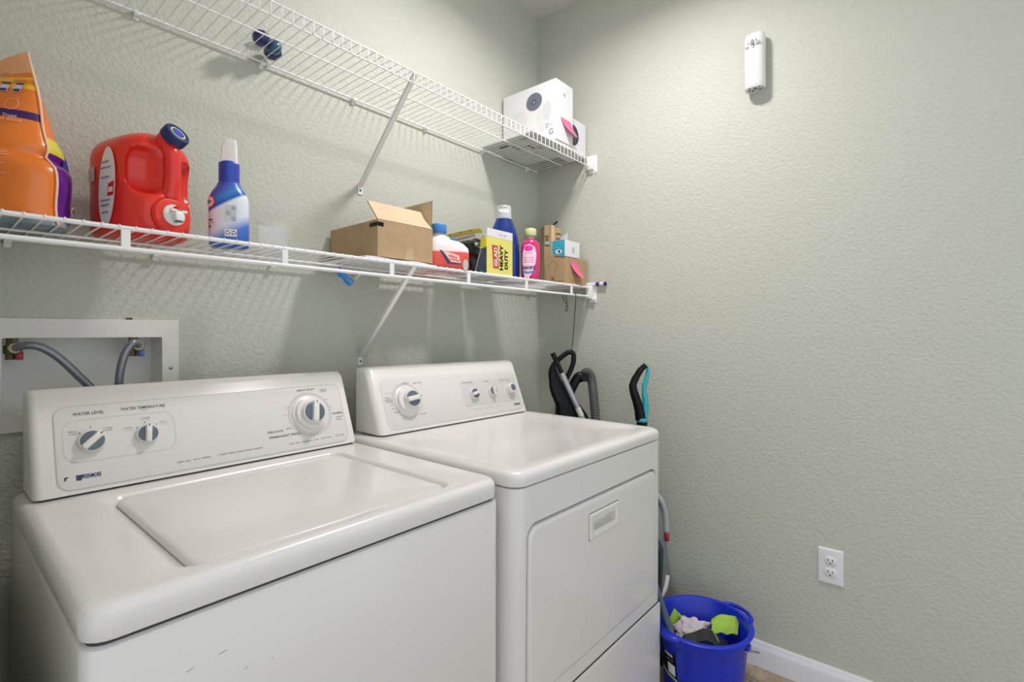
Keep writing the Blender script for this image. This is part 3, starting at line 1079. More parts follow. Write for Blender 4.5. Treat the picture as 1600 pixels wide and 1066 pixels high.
def pz(c):
    if c.z < 0.012:
        return 4
    if c.y < 0:
        zf = c.z / PH
        if zf < 0.42:
            return 1
        return 2 if (zf < 0.52 and c.x < 0.05) else 0
    zf = (c.z + 0.02 * c.x / PW * (1 if c.z > 0.8 * PH else 0)) / PH
    if zf > 0.90:
        return 3
    if 0.77 < zf < 0.80 or 0.845 < zf < 0.865:
        return 5
    if 0.585 < zf < 0.632:
        return 6
    return 0
pb = G().loft(rings, True, True, mi=pz).build('pouch_body', [M_orange, M_purple, mat('lime_print', (222, 216, 60), 0.4), M_peach, M_dkbot, M_yellow, mat('deep_purple_band', (56, 14, 92), 0.4)], pch, smooth=70)
seam = []
for k in range(0, NZ + 1, 2):
    p = rings[k][0]
    seam.append((p.x - 0.002, p.y, p.z))
G().tube(seam, 0.0022, 8).build('side_seam', mat('pale_seam_film', (252, 206, 170), 0.35), pch)
def pfront(x, y):
    """point on the orange front: x from the right seam, y height"""
    zf = min(1, max(0, y / PH))
    x0, x1 = pouch_seam(zf), PW - 0.05 * zf
    u_ = min(1, max(0, (x - x0) / (x1 - x0)))
    s_ = math.sqrt(max(0, 1 - (2 * u_ - 1) ** 2))
    t = pouch_half(zf) * s_ ** 1.15 + 0.0016
    wv = 0.004 * noise.noise(Vector((u_ * 5, zf * 7, 3.3))) * min(1, 6 * s_)
    return Vector((x, t + wv, y))
def pback(x, y):
    v_ = pfront(x, y)
    zf = y / PH
    s_ = 1
    return Vector((v_.x, -v_.y * 1.2 - 0.003, v_.z))
M_lilac = mat('lilac_print', (214, 206, 236), 0.4)
fl = lambda x, y: pfront(-x, y)
def ptxt(s, x, y, wd, h, m):
    text('lettering', s, None, m, pb, width=wd, height=h, bold=0.015, wrap=lambda a, b: pfront(x - a, y + b))
ptxt('Clean You Can Trust', 0.094, 0.2015, 0.070, 0.0065, M_lilac)
strokes([6, 4, 5, 2, 6], None, M_peach, pb, 0.075, 0.005, wrap=lambda a, b: pfront(0.090 - a, 0.194 + b))
for x in (0.072, 0.094, 0.116, 0.138):
    wrap_patch('icon', [(x - 0.0065, 0.252), (x + 0.0065, 0.252), (x + 0.0065, 0.268), (x - 0.0065, 0.268)], pfront, M_lilac, pb, 2)
    wrap_patch('icon', [(x - 0.0065, 0.2685), (x + 0.0065, 0.2685), (x + 0.0065, 0.272), (x - 0.0065, 0.272)], lambda a, b: pfront(a, b) + Vector((0, 0.0006, 0)), M_navy, pb, 2)
    wrap_patch('icon', [(x - 0.005, 0.253), (x + 0.005, 0.253), (x + 0.005, 0.259), (x - 0.005, 0.259)], lambda a, b: pfront(a, b) + Vector((0, 0.0006, 0)), M_navy, pb, 2)
for x in (0.070, 0.110, 0.15):
    pts = circ(0.0085, 20, x, 0.226, ry=0.012)
    vs, fs = outline(pts, 0.0012)
    G().add([pfront(v.x, v.y) for v in vs], fs).build('drop_outline', M_peach, pb, smooth=0)
# small print block lower on the front
for i in range(9):
    y = 0.128 - i * 0.0058
    l = 0.052 + 0.016 * math.sin(i * 2.1)
    x = 0.072
    wrap_patch('print_line', [(x - l / 2 + 0.01, y - 0.0013), (x + l / 2 + 0.01, y - 0.0013), (x + l / 2 + 0.01, y + 0.0013), (x - l / 2 + 0.01, y + 0.0013)], pfront, mat('faint_print', (232, 170, 128), 0.5), pb, 3)
for i in range(5):
    y = 0.062 - i * 0.0062
    wrap_patch('print_line', [(0.075, y - 0.0015), (0.115, y - 0.0015), (0.115, y + 0.0015), (0.075, y + 0.0015)], pfront, mat('brown_print', (150, 74, 22), 0.5), pb, 3)
# warning rings and blue cap print on the purple back
for x, y in ((0.030, 0.040), (0.052, 0.037)):
    wrap_patch('warning_disc', circ(0.0075, 18, x, y, ry=0.011), pback, M_paper, pb, 2)
    vs, fs = outline(circ(0.0078, 20, x, y, ry=0.0112), 0.0018)
    G().add([pback(v.x, v.y) + Vector((0, -0.0006, 0)) for v in vs], fs).build('warning_ring', mat('red_print', (206, 40, 50), 0.5), pb, smooth=0)
    wrap_patch('warning_mark', circ(0.0028, 10, x, y, ry=0.006), lambda a, b: pback(a, b) + Vector((0, -0.0006, 0)), M_black, pb, 2)
wrap_patch('blue_print', [(0.040, 0.128), (0.062, 0.126), (0.064, 0.150), (0.052, 0.158)], pback, mat('blue_print', (40, 44, 150), 0.4), pb, 3)

# ---- red laundry detergent jug with tap
jug = thing('detergent_jug', 'large red plastic laundry detergent jug with white tap and navy cap on the lower shelf', 'jug', (-1.654, -0.148, ZS), R(15))
JW, JD, JH = 0.074, 0.094, 0.232     # half width, half depth, height
def jug_pt(a, zf):
    e_ = 3.2
    c, s_ = math.cos(a), math.sin(a)
    # profile: slightly waisted bottom chamfer, rounded shoulders
    k = 1.0
    if zf < 0.09:
        k = 0.88 + 0.12 * math.sin(math.pi / 2 * zf / 0.09)
    if zf > 0.72:
        q = (zf - 0.72) / 0.28
        k = math.sqrt(max(0.0, 1 - q ** 2.4)) * 0.62 + 0.38 * (1 - q ** 3)
    x = JW * k * math.copysign(abs(c) ** (2 / e_), c)
    y = JD * (k if zf < 0.7 else 0.35 + 0.65 * k) * math.copysign(abs(s_) ** (2 / e_), s_)
    z = zf * JH
    # sculpted front: grip hollows either side of the handle ridge, swell round the tap
    if y < 0:
        fr = min(1, max(0, (-y / JD - 0.45) / 0.4))
        def bump_(cx, cz, rx, rz, d, pw=3):
            q = abs((x - cx) / rx) ** pw + abs((z - cz) / rz) ** pw
            return d * max(0, 1 - q) ** 0.6
        y += fr * bump_(-0.038, 0.136, 0.028, 0.050, 0.034)
        y += fr * bump_(0.048, 0.126, 0.022, 0.048, 0.026)
        y -= fr * bump_(0.004, 0.050, 0.062, 0.052, 0.010, 2)
    return Vector((x, y, z))
rings = []
NJ = 96
for k in range(61):
    zf = k / 60
    rings.append([jug_pt(2 * math.pi * j / NJ, zf) for j in range(NJ)])
jb = G().loft(rings).build('jug_body', M_red, jug, smooth=80)
# handle ridge between the hollows
g = G().tube([(0.002, -0.070, 0.200), (0.007, -0.092, 0.189), (0.008, -0.098, 0.154), (0.008, -0.096, 0.118), (0.006, -0.090, 0.088)], [0.017, 0.018, 0.0165, 0.016, 0.0165, 0.017], 16, sub=6)
g.build('handle', M_red, jug, smooth=60)
# neck and cap
nk = Matrix.Translation((0.005, -0.052, 0.190)) @ Matrix.Rotation(R(56), 4, 'X') @ Matrix.Rotation(R(8), 4, 'Y')
G().lathe([(0.034, -0.01), (0.027, 0.012), (0.024, 0.03), (0.0235, 0.052)], 28, M=nk).build('neck', M_red, jug)
cp_ = G().lathe([(0.0235, 0.046), (0.026, 0.048), (0.026, 0.066), (0.024, 0.069), (0.020, 0.0695), (0.019, 0.068), (0.001, 0.068)], 32, M=nk).build('cap', M_dkblue, jug)
line_decal('cap_ring', circ(0.0142, 28), 0.0032, nk @ Matrix.Translation((0, 0, 0.0684)), mat('pale_green_print', (196, 214, 170), 0.5), cp_)
decal('cap_disc', circ(0.0098, 24), nk @ Matrix.Translation((0, 0, 0.0684)), mat('cap_blue_print', (44, 66, 200), 0.4), cp_, h=0.0005)
# tap
tp = Matrix.Translation((0.004, -0.101, 0.047)) @ Matrix.Rotation(R(84), 4, 'X')
G().lathe([(0.040, -0.008), (0.040, 0.003), (0.036, 0.008), (0.030, 0.009)], 32, M=tp).build('tap_boss', M_red, jug)
M_tap = mat('white_tap_plastic', (232, 230, 226), 0.35)
g = G().lathe([(0.0225, 0.006), (0.0225, 0.012), (0.020, 0.015), (0.001, 0.015)], 30, M=tp)
g.lathe([(0.0095, 0.012), (0.0095, 0.028), (0.008, 0.030), (0.001, 0.030)], 20, M=tp)
tap = g.build('tap', M_tap, jug)
g = G().box(-0.016, 0.018, 0.003, 0.0085, 0.020, 0.030, 0.002, 2)
g.xf(tp).build('tap_lever', M_tap, tap)
g = G().box(-0.0085, 0.0085, -0.016, 0.004, 0.018, 0.031, 0.003, 2)
g.xf(tp).build('tap_spout', M_tap, tap)
G().lathe([(0.009, 0), (0.009, 0.005), (0.006, 0.008), (0.001, 0.009)], 18, M=tp @ Matrix.Translation((0.001, 0.008, 0.024)) @ Matrix.Rotation(R(-90), 4, 'X')).build('tap_button', M_red, tap)
G().box(-0.007, 0.007, -0.0175, -0.0155, 0.020, 0.0305).xf(tp).build('tap_gasket', mat('green_gasket', (20, 130, 110), 0.5), tap, smooth=0)
# label on the broad left side
def jl(x, y):
    # x along depth (towards the front), y height
    return Vector((-JW - 0.0022, -x, y))
ML = frame((-JW - 0.0012, 0, 0), (0, -1, 0), (0, 0, 1))
lab = [(-0.012, 0.018), (0.010, 0.016), (0.030, 0.040), (0.046, 0.085), (0.053, 0.125), (0.050, 0.160), (0.036, 0.178), (0.018, 0.182), (-0.004, 0.172), (-0.014, 0.14), (-0.016, 0.08)]
lab = [(x + 0.004 * math.sin((y - 0.1) * 18), y) for x, y in circ(0.030, 36, 0.018, 0.100, ry=0.083)]
lb = decal('label', lab, ML, M_paper, jb, h=0.0)
for y, l in ((0.150, 0.03), (0.138, 0.04), (0.118, 0.03), (0.06, 0.03), (0.045, 0.024), (0.07, 0.034)):
    decal('print_line', [(0.012 - l / 2, y), (0.012 + l / 2, y), (0.012 + l / 2, y + 0.004), (0.012 - l / 2, y + 0.004)], ML, mat('label_print', (150, 150, 175), 0.5), lb, h=0.0005)
decal('print_block', [(0.020, 0.080), (0.042, 0.080), (0.045, 0.110), (0.024, 0.106)], ML, M_red, lb, h=0.0005)
decal('print_block', [(0.024, 0.088), (0.040, 0.087), (0.041, 0.098), (0.026, 0.098)], ML, M_paper, lb, h=0.0008)
decal('barcode_patch', [(-0.050, 0.115), (-0.028, 0.118), (-0.028, 0.150), (-0.050, 0.145)], ML, mat('grey_green_print', (190, 190, 176), 0.5), jb, h=0.0)

# ---- blue and white trigger spray bottle
sb = thing('spray_bottle', 'blue and white cleaner spray bottle with white trigger head, between red jug and clear cup', 'bottle', (-1.490, -0.198, ZS), -PHI + R(24))
def spray_mat():
    m = bpy.data.materials.new('spray_label_print')
    m.use_nodes = True
    nt = m.node_tree
    b = nt.nodes['Principled BSDF']
    b.inputs['Roughness'].default_value = 0.3
    b.inputs['Coat Weight'].default_value = 0.3
    tc = nt.nodes.new('ShaderNodeTexCoord')
    sp_ = nt.nodes.new('ShaderNodeSeparateXYZ')
    nt.links.new(tc.outputs['Object'], sp_.inputs[0])
    # swoosh: edge height rises to the right
    mul = nt.nodes.new('ShaderNodeMath'); mul.operation = 'MULTIPLY_ADD'
    mul.inputs[1].default_value = -0.62
    nt.links.new(sp_.outputs['X'], mul.inputs[0])
    nt.links.new(sp_.outputs['Z'], mul.inputs[2])
    cr = nt.nodes.new('ShaderNodeValToRGB')
    mr = nt.nodes.new('ShaderNodeMapRange')
    mr.inputs['From Min'].default_value = 0.0
    mr.inputs['From Max'].default_value = 0.2
    nt.links.new(mul.outputs[0], mr.inputs['Value'])
    nt.links.new(mr.outputs[0], cr.inputs[0])
    e_ = cr.color_ramp.elements
    e_[0].position = 0.0; e_[0].color = rgb(40, 92, 190)
    e_[1].position = 1.0; e_[1].color = rgb(30, 62, 180)
    for p_, c in ((0.14, (60, 110, 200)), (0.27, (214, 222, 232)), (0.515, (226, 230, 234)), (0.53, (140, 190, 226)), (0.55, (24, 70, 176)), (0.62, (40, 130, 200)), (0.72, (70, 90, 190))):
        k = e_.new(p_); k.color = rgb(*c)
    nt.links.new(cr.outputs[0], b.inputs['Base Color'])
    return m
M_spray = spray_mat()
rings = []
for z, rx, ry, e_ in ((0, .038, .024, 2.6), (0.004, .042, .028, 2.6), (0.02, .043, .029, 2.6), (0.085, .043, .029, 2.6), (0.110, .0425, .029, 2.5), (0.124, .040, .028, 2.4), (0.136, .034, .0255, 2.2), (0.146, .0275, .0235, 2.1), (0.156, .0235, .022, 2.0)):
    rings.append(sup(rx, ry, z, e_))
sbody = G().loft(rings).build('bottle_body', M_spray, sb, smooth=60)
prof = []
z = 0.154
while z < 0.203:
    prof += [(0.0222, z), (0.0232, z + 0.0025), (0.0222, z + 0.005)]
    z += 0.0062
prof += [(0.0205, z + 0.001), (0.017, z + 0.003)]
G().lathe(prof, 30).build('ribbed_sleeve', mat('blue_sleeve', (30, 66, 178), 0.3, coat=0.3), sb, smooth=60)
M_head = mat('white_trigger_plastic', (234, 230, 228), 0.4)
g = G()
rings = []
for z, x0, x1, wy in ((0.198, -0.018, 0.018, 0.016), (0.216, -0.018, 0.018, 0.016), (0.222, -0.0165, 0.017, 0.015), (0.240, -0.0165, 0.017, 0.0145), (0.250, -0.011, 0.0165, 0.014), (0.2565, -0.006, 0.0155, 0.0135), (0.259, -0.003, 0.0145, 0.0125)):
    rings.append(ringz(x0, x1, -wy, wy, 0.0035, z))
hd = g.loft(rings)
hd.build('trigger_head', M_head, sb, smooth=40)
g = G().box(-0.008, 0.008, 0.012, 0.030, 0.236, 0.250, 0.003, 2)
g.build('nozzle', M_head, sb)
g = G().tube([(0, 0.016, 0.236), (0, 0.028, 0.222), (0, 0.031, 0.205), (0, 0.036, 0.192)], 0.005, 8, sub=4)
g.build('trigger', M_head, sb)
FS = frame((0.006, -0.0297, 0), (1, 0, 0), (0, 0, 1))
for i in range(3):
    for j in range(2):
        x, y = -0.006 + j * 0.012, 0.066 + i * 0.013
        decal('print_block', rr(x - 0.005, x + 0.005, y - 0.0055, y + 0.0055, 0.0015, 2), FS, mat('grey_block_print', (176, 184, 192), 0.5) if (i + j) % 2 else mat('pale_block_print', (206, 212, 216), 0.5), sbody)
decal('recycling_field', [(-0.013, 0.024), (0.013, 0.024), (0.013, 0.041), (-0.013, 0.041)], FS, M_paper, sbody)
for cx in (-0.0065, 0.0065):
    for k in range(3):
        a0 = 90 + 120 * k
        pts = [(cx + q * math.cos(R(a)), 0.0325 + q * math.sin(R(a))) for q, a in
               ((0.0052, a0 - 38), (0.0056, a0), (0.0050, a0 + 38), (0.0062, a0 + 38), (0.0040, a0 + 62), (0.0026, a0 + 38), (0.0034, a0 + 30), (0.0034, a0), (0.0034, a0 - 30))]
        decal('recycling_arrow', pts, FS, M_navy, sbody, h=0.0006)
wr = wrapper(0.043, 0.029, R(204), 0.0006, e=2.6)
def swr(x, y):
    return wr(x, y)
pts = [(0.0, 0.088), (0.016, 0.092), (0.022, 0.102), (0.019, 0.114), (0.006, 0.120), (-0.012, 0.116), (-0.016, 0.1)]
wrap_patch('logo_field', pts, swr, mat('logo_red', (214, 60, 66), 0.4), sbody, 3)
wrap_patch('logo_field', [(x * 0.8 + 0.001, (y - 0.104) * 0.8 + 0.104) for x, y in pts], wrapper(0.043, 0.029, R(204), 0.0011, e=2.6), M_paper, sbody, 3)
text('lettering', 'CLOROX', None, M_navy, sbody, width=0.026, height=0.008, bold=0.03, wrap=lambda x, y: wrapper(0.043, 0.029, R(206), 0.0016, e=2.6)(x, y + 0.104))
strokes([6], None, M_navy, sbody, 0.018, 0.005, wrap=lambda x, y: wrapper(0.043, 0.029, R(214), 0.0008, e=2.6)(x, y + 0.062))
wrap_patch('red_stripe', [(-0.006, 0.052), (0.018, 0.055), (0.018, 0.057), (-0.006, 0.055)], swr, mat('logo_red', (214, 60, 66), 0.4), sbody, 3)
wrap_patch('purple_drop', circ(0.004, 12, 0.005, 0.046), swr, mat('drop_purple', (84, 50, 150), 0.4), sbody, 2)

# ---- clear measuring cup
M_clear = mat('clear_plastic', (238, 240, 240), 0.12, trans=0.0, alpha=0.22)
cup = G().lathe([(0.001, 0.002), (0.033, 0.002), (0.0345, 0.004), (0.040, 0.080), (0.0425, 0.0835), (0.0415, 0.0845), (0.0385, 0.081), (0.033, 0.006), (0.001, 0.005)], 40, cap0=False, cap1=False)
cup.lathe([(0.0362, 0.02), (0.0366, 0.0262)], 40, cap0=False, cap1=False)
o = cup.build('measuring_cup', M_clear, smooth=50)
o.location = (-1.366, -0.16, ZS)
tag(o, 'empty clear plastic measuring cup beside the spray bottle', 'cup')

# ---- open cardboard carton and the folded white bag under it
o = G().sheet(lambda u, v: (-1.178 + 0.262 * u + 0.01 * math.sin(v * 5), -0.2975 + 0.275 * v + 0.004 * math.sin(u * 9), ZS + 0.0098 + 0.0018 * math.sin(u * 11 + v * 7) + 0.001 * math.sin(v * 23)), 20, 16, 0.0065).build('folded_bag', M_paper, smooth=60)
tag(o, 'flat folded white plastic bag lying under the open cardboard box', 'bag')
cb = thing('cardboard_box', 'open brown cardboard box with raised flaps on the lower shelf', 'box', (-1.121, -0.274, ZS + 0.0165), R(-1.2))
CW, CD, CH = 0.203, 0.262, 0.107
T = 0.003
g = G()
g.box(0, CW, 0, T, 0, CH).box(0, CW, CD - T, CD, 0, CH).box(0, T, T, CD - T, 0, CH).box(CW - T, CW, T, CD - T, 0, CH).box(T, CW - T, T, CD - T, 0, T)
g.build('carton_walls', M_kraft, cb, smooth=0)
def flap(name, hinge, ang, w0, w1, L, axis, skew=0.0):
    g_ = G()
    b_ = [(w0, 0), (w1, 0), (w1 - skew, L), (w0 + skew, L)]
    r0 = [Vector((x, -T / 2, y)) for x, y in b_]
    r1 = [Vector((x, T / 2, y)) for x, y in b_]
    g_.loft([r0, r1], mi=lambda c: 1 if c.y > T * 0.4 else (0 if c.y < -T * 0.4 else 2))
    Mx = Matrix.Translation(hinge) @ (Matrix.Identity(4) if axis == 'x' else Matrix.Rotation(R(90), 4, 'Z')) @ Matrix.Rotation(R(ang), 4, 'X')
    return g_.xf(Mx).build(name, [M_kraft_in, M_kraft_in, M_kraft_edge], cb, smooth=0)
flap('flap', (0, 0.0015, CH), -40, 0.0, CW, 0.080, 'x')                 # front flap leaning in
flap('flap', (CW - 0.002, 0.004, CH), 2, 0.0, CD * 0.62, 0.092, 'y', 0.0)     # right flap standing
FB = frame((0, -0.0004, 0), (1, 0, 0), (0, 0, 1))
decal('black_tape', [(0, 0.088), (0.020, 0.087), (0.020, 0.099), (0, 0.100)], FB, M_black, cb)
FB2 = frame((-0.0004, 0, 0), (0, -1, 0), (0, 0, 1))
decal('black_tape', [(-0.040, 0.088), (0, 0.088), (0, 0.100), (-0.040, 0.099)], FB2, M_black, cb)
decal('clear_tape', [(0.095, 0.0), (0.125, 0.0), (0.128, 0.03), (0.118, 0.038), (0.10, 0.03)], FB, mat('tape_gloss', (190, 166, 132), 0.15, coat=0.5), cb)

# ---- red and white stain remover bottle
rb = thing('stain_remover_bottle', 'squat white and red bottle with blue cap, half behind the cardboard box', 'bottle', (-0.830, -0.248, ZS), -PHI + R(18))
rings = []
for z, x0, x1, ry in ((0, -.066, .068, .032), (0.004, -.070, .072, .036), (0.02, -.071, .073, .037), (0.062, -.071, .073, .037), (0.078, -.069, .070, .035), (0.092, -.064, .055, .033), (0.104, -.058, .030, .029), (0.113, -.053, .008, .024), (0.12, -.050, -.006, .021)):
    rings.append(ringz(x0, x1, -ry, ry, min(ry, 0.026), z))
rbb = G().loft(rings).build('bottle_body', shader_zones('stain_remover_print', [(0, (214, 62, 54)), (0.060, (226, 84, 66)), (0.066, (236, 230, 228)), (0.13, (238, 236, 236))]), rb, smooth=50)
G().lathe([(0.021, 0.118), (0.021, 0.126), (0.025, 0.128)], 26, M=Matrix.Translation((-0.028, 0, 0))).build('neck', mat('grey_neck_plastic', (186, 176, 176), 0.4), rb)
G().lathe([(0.026, 0.126), (0.027, 0.128), (0.027, 0.152), (0.025, 0.155), (0.001, 0.155)], 30, M=Matrix.Translation((-0.028, 0, 0))).build('cap', mat('sky_blue_cap', (52, 126, 196), 0.4), rb)
G().box(0.004, 0.03, -0.030, -0.012, 0.098, 0.110, 0.004, 2).build('side_clip', mat('sky_blue_cap', (52, 126, 196), 0.4), rb)
FRB = frame((0, -0.0374, 0), (1, 0, 0), (0, 0, 1))
decal('stripe', [(-0.030, 0.066), (-0.024, 0.066), (0.006, 0.026), (0.040, 0.024), (0.040, 0.021), (-0.004, 0.022)], FRB, M_navy, rbb)
decal('label', [(-0.022, 0.066), (0.034, 0.050), (0.040, 0.026), (0.008, 0.029)], FRB, mat('pink_white_print', (238, 206, 200), 0.5), rbb)
strokes([5], FRB @ Matrix.Translation((0.014, 0.046, 0.0003)) @ Matrix.Rotation(R(-14), 4, 'Z'), M_red, rbb, 0.03, 0.007)
strokes([7], FRB @ Matrix.Translation((0.020, 0.036, 0.0003)) @ Matrix.Rotation(R(-10), 4, 'Z'), M_red, rbb, 0.034, 0.006)
decal('print_drop', circ(0.009, 18, 0.056, 0.020, ry=0.019), FRB, mat('aqua_print', (186, 196, 198), 0.4), rbb, h=0.0004)

# ---- yellow carton of black rubbish bags
gb = thing('trash_bag_carton', 'open yellow carton of black trash bags on the lower shelf', 'carton', (-0.684, -0.2950, ZS))
GW, GD, GH = 0.140, 0.205, 0.165
M_gy = mat('yellow_carton', (222, 214, 112), 0.55)
M_glil = mat('white_carton_top', (222, 218, 224), 0.55)
M_bag = mat('black_bag_film', (14, 15, 20), 0.35, coat=0.1, bump=0.4, bscale=40, bdist=0.003)
M_card = mat('grey_carton_inside', (176, 172, 166), 0.7)
g = G()
g.box(0, GW, 0, 0.0015, 0, GH)
g.build('front_panel', M_gy, gb, smooth=0)
G().box(GW - 0.0015, GW, 0.0015, GD, 0, GH * 0.92).build('side_panel', M_gy, gb, smooth=0)
G().box(0, GW, GD - 0.0015, GD, 0, GH * 0.93).build('back_panel', M_gy, gb, smooth=0)
G().box(0.0015, GW - 0.0015, 0.0015, GD - 0.0015, 0, 0.0015).build('bottom_panel', M_card, gb, smooth=0)
# torn left side: low front remnant, printed dark blue, with pale torn edge
def lpoly(pts, x0, x1):
    r0 = [Vector((x0, y, z)) for y, z in pts]
    r1 = [Vector((x1, y, z)) for y, z in pts]
    return G().loft([r0, r1])
torn = [(0.0015, 0), (0.060, 0), (0.034, 0.066), (0.024, 0.098), (0.0015, 0.108)]
lpoly(torn, 0.0, 0.0014).build('torn_side', mat('photo_print_blue', (70, 88, 116), 0.5, var=0.5, vscale=60), gb, smooth=0)
lpoly([(0.060, 0), (0.066, 0), (0.038, 0.072), (0.028, 0.100), (0.024, 0.098), (0.034, 0.066)], -0.001, 0.0018).build('torn_edge', M_card, gb, smooth=0)
lpoly([(0.0015, 0.098), (0.026, 0.093), (0.030, 0.110), (0.026, 0.134), (0.012, 0.136), (0.0015, 0.124)], -0.002, 0.0).build('yellow_tab', mat('bright_yellow_print', (232, 220, 30), 0.4), gb, smooth=0)
lpoly([(0.006, 0.134), (0.026, 0.134), (0.024, 0.146), (0.008, 0.147)], -0.002, 0.0).build('pale_tab', M_glil, gb, smooth=0)
# lid strip along the far edge, folded back and drooping
G().sheet(lambda u, v: (-0.004 + 0.016 * v - 0.05 * u ** 2, 0.03 + (GD + 0.02) * u, GH + 0.002 - 0.020 * u - 0.014 * v + 0.006 * math.sin(u * 4)), 12, 3, 0.0012).build('lid_strip', M_gy, gb, smooth=60)
G().sheet(lambda u, v: (-0.010 - 0.05 * u ** 2 + 0.006 * v, 0.05 + GD * u, GH - 0.016 - 0.020 * u - 0.010 * v), 12, 2, 0.001).build('lid_lining', M_card, gb, smooth=60)
for k in range(4):
    u_ = 0.2 + k * 0.2
    G().box(-0.003, 0.003, -0.004, 0.004, 0, 0.001).xf(Matrix.Translation((0.002 - 0.05 * u_ ** 2 - 0.006, 0.03 + (GD + 0.02) * u_, GH - 0.0025 - 0.020 * u_ + 0.006 * math.sin(u_ * 4)))).build('perforation', M_print2, gb, smooth=0)
b = crumple((0.055, 0.125, 0.075), (0.075, 0.085, 0.075), 4, 0.22, 2.0, 4, squash=lambda p: Vector((max(p.x, -0.085) if p.x < 0 else min(p.x, 0.078), max(-0.118, min(0.076, p.y)), max(-0.073, p.z))))
G().bm(b).build('bag_roll', M_bag, gb, smooth=80)
FG = frame((0, -0.0002, 0), (1, 0, 0), (0, 0, 1))
decal('white_top', [(0, GH - 0.028), (GW, GH - 0.030), (GW, GH), (0, GH)], FG, M_glil, gb)
decal('red_logo', [(0.034, 0.026), (0.064, 0.026), (0.058, 0.108), (0.026, 0.108)], FG, mat('logo_brick_red', (196, 66, 52), 0.5), gb)
text('lettering', 'GLAD', FG @ Matrix.Translation((0.046, 0.067, 0.0004)), M_paper, gb, width=0.068, height=0.018, bold=0.03, rot=R(91))
text('lettering', 'HEAVY', FG @ Matrix.Translation((0.077, 0.068, 0)), M_black, gb, width=0.092, height=0.019, bold=0.045, rot=R(90))
text('lettering', 'DUTY', FG @ Matrix.Translation((0.104, 0.064, 0)), M_black, gb, width=0.072, height=0.019, bold=0.045, rot=R(90))
strokes([2, 2], FG @ Matrix.Translation((0.085, GH - 0.016, 0.0003)), M_print, gb, 0.036, 0.006)

# ---- tall blue detergent bottle with measuring cap
bb = thing('blue_bottle', 'tall dark blue bottle with clear cap behind the yellow carton', 'bottle', (-0.447, -0.168, ZS), -PHI)
rings = []
for z, rx, ry in ((0, .058, .042), (0.005, .063, .046), (0.03, .065, .048), (0.10, .065, .048), (0.15, .062, .046), (0.18, .057, .043), (0.205, .050, .039), (0.225, .042, .035), (0.243, .034, .031), (0.252, .030, .029)):
    rings.append(sup(rx, ry, z, 2.4))
G().loft(rings).build('bottle_body', mat('blue_bottle_plastic', (10, 46, 124), 0.28, coat=0.3), bb, smooth=60)
G().lathe([(0.022, 0.245), (0.022, 0.262), (0.025, 0.263)], 28).build('neck_ring', mat('pale_blue_ring', (120, 150, 190), 0.3), bb)
M_capc = mat('clear_cap_plastic', (226, 230, 230), 0.15, alpha=0.55)
G().lathe([(0.0335, 0.250), (0.0335, 0.253), (0.0315, 0.262), (0.0300, 0.300), (0.0285, 0.303), (0.001, 0.303)], 34, cap0=False).build('measuring_cap', M_capc, bb)
G().lathe([(0.020, 0.262), (0.020, 0.290), (0.001, 0.291)], 28, cap0=False).build('inner_cap', M_paper, bb)
wcap = wrapper(0.0312, 0.0312, R(-90), 0.0006)
wrap_patch('cap_sticker', [(-0.022, 0.268), (0.020, 0.266), (0.020, 0.284), (-0.022, 0.287)], wcap, M_paper, bb, 4)
strokes([2, 2, 1], None, M_print, bb, 0.03, 0.006, wrap=lambda x, y: wrapper(0.0306, 0.0306, R(-90), 0.0006)(x, y + 0.295))
text('lettering', 'L', None, M_print2, bb, height=0.006, wrap=lambda x, y: wrapper(0.0312, 0.0312, R(-90), 0.0011)(x + 0.016, y + 0.272))

# ---- pink dish soap bottle, label upside down
ds = thing('dish_soap_bottle', 'pink dish soap bottle with yellow-green cap beside the yellow carton', 'bottle', (-0.400, -0.268, ZS), -PHI)
rings = []
for z, rx, ry in ((0, .030, .020), (0.004, .034, .024), (0.03, .0365, .026), (0.09, .038, .027), (0.13, .0375, .027), (0.146, .035, .026), (0.155, .029, .023), (0.161, .021, .019), (0.166, .016, .016)):
    rings.append(sup(rx, ry, z, 2.3))
M_soap = mat('pink_soap', (206, 34, 104), 0.12, coat=0.5)
dsb = G().loft(rings).build('bottle_body', M_soap, ds, smooth=60)
G().lathe([(0.016, 0.164), (0.016, 0.180), (0.018, 0.181)], 26).build('neck', mat('clear_neck', (214, 214, 200), 0.15, alpha=0.6), ds)
G().lathe([(0.0225, 0.178), (0.0235, 0.180), (0.0235, 0.203), (0.021, 0.207), (0.001, 0.2075)], 28).build('cap', mat('yellow_green_cap', (200, 206, 148), 0.35), ds)
wd_ = wrapper(0.0378, 0.0268, R(-103), 0.0008, e=2.3)
wrap_patch('label', [(-0.012, 0.012), (0.002, 0.010), (0.012, 0.034), (0.022, 0.070), (0.025, 0.105), (0.019, 0.132), (0.004, 0.144), (-0.012, 0.138), (-0.022, 0.11), (-0.024, 0.07), (-0.019, 0.034)], wd_, mat('pale_pink_label', (240, 206, 224), 0.35), dsb, 5)
wd2 = wrapper(0.0378, 0.0268, R(-103), 0.0014, e=2.3)
wrap_patch('magenta_print', circ(0.013, 20, 0.0, 0.127, ry=0.011), wd2, mat('magenta_print', (232, 40, 168), 0.4), dsb, 3)
wrap_patch('blue_print', circ(0.017, 16, -0.001, 0.040, ry=0.012, a0=180, a1=360), wd2, mat('wave_blue_print', (70, 130, 196), 0.4), dsb, 3)
text('lettering', 'DAWN', None, M_navy, dsb, width=0.042, height=0.014, bold=0.04, rot=math.pi, wrap=lambda x, y: wrapper(0.0378, 0.0268, R(-103), 0.0019, e=2.3)(x, y + 0.051))
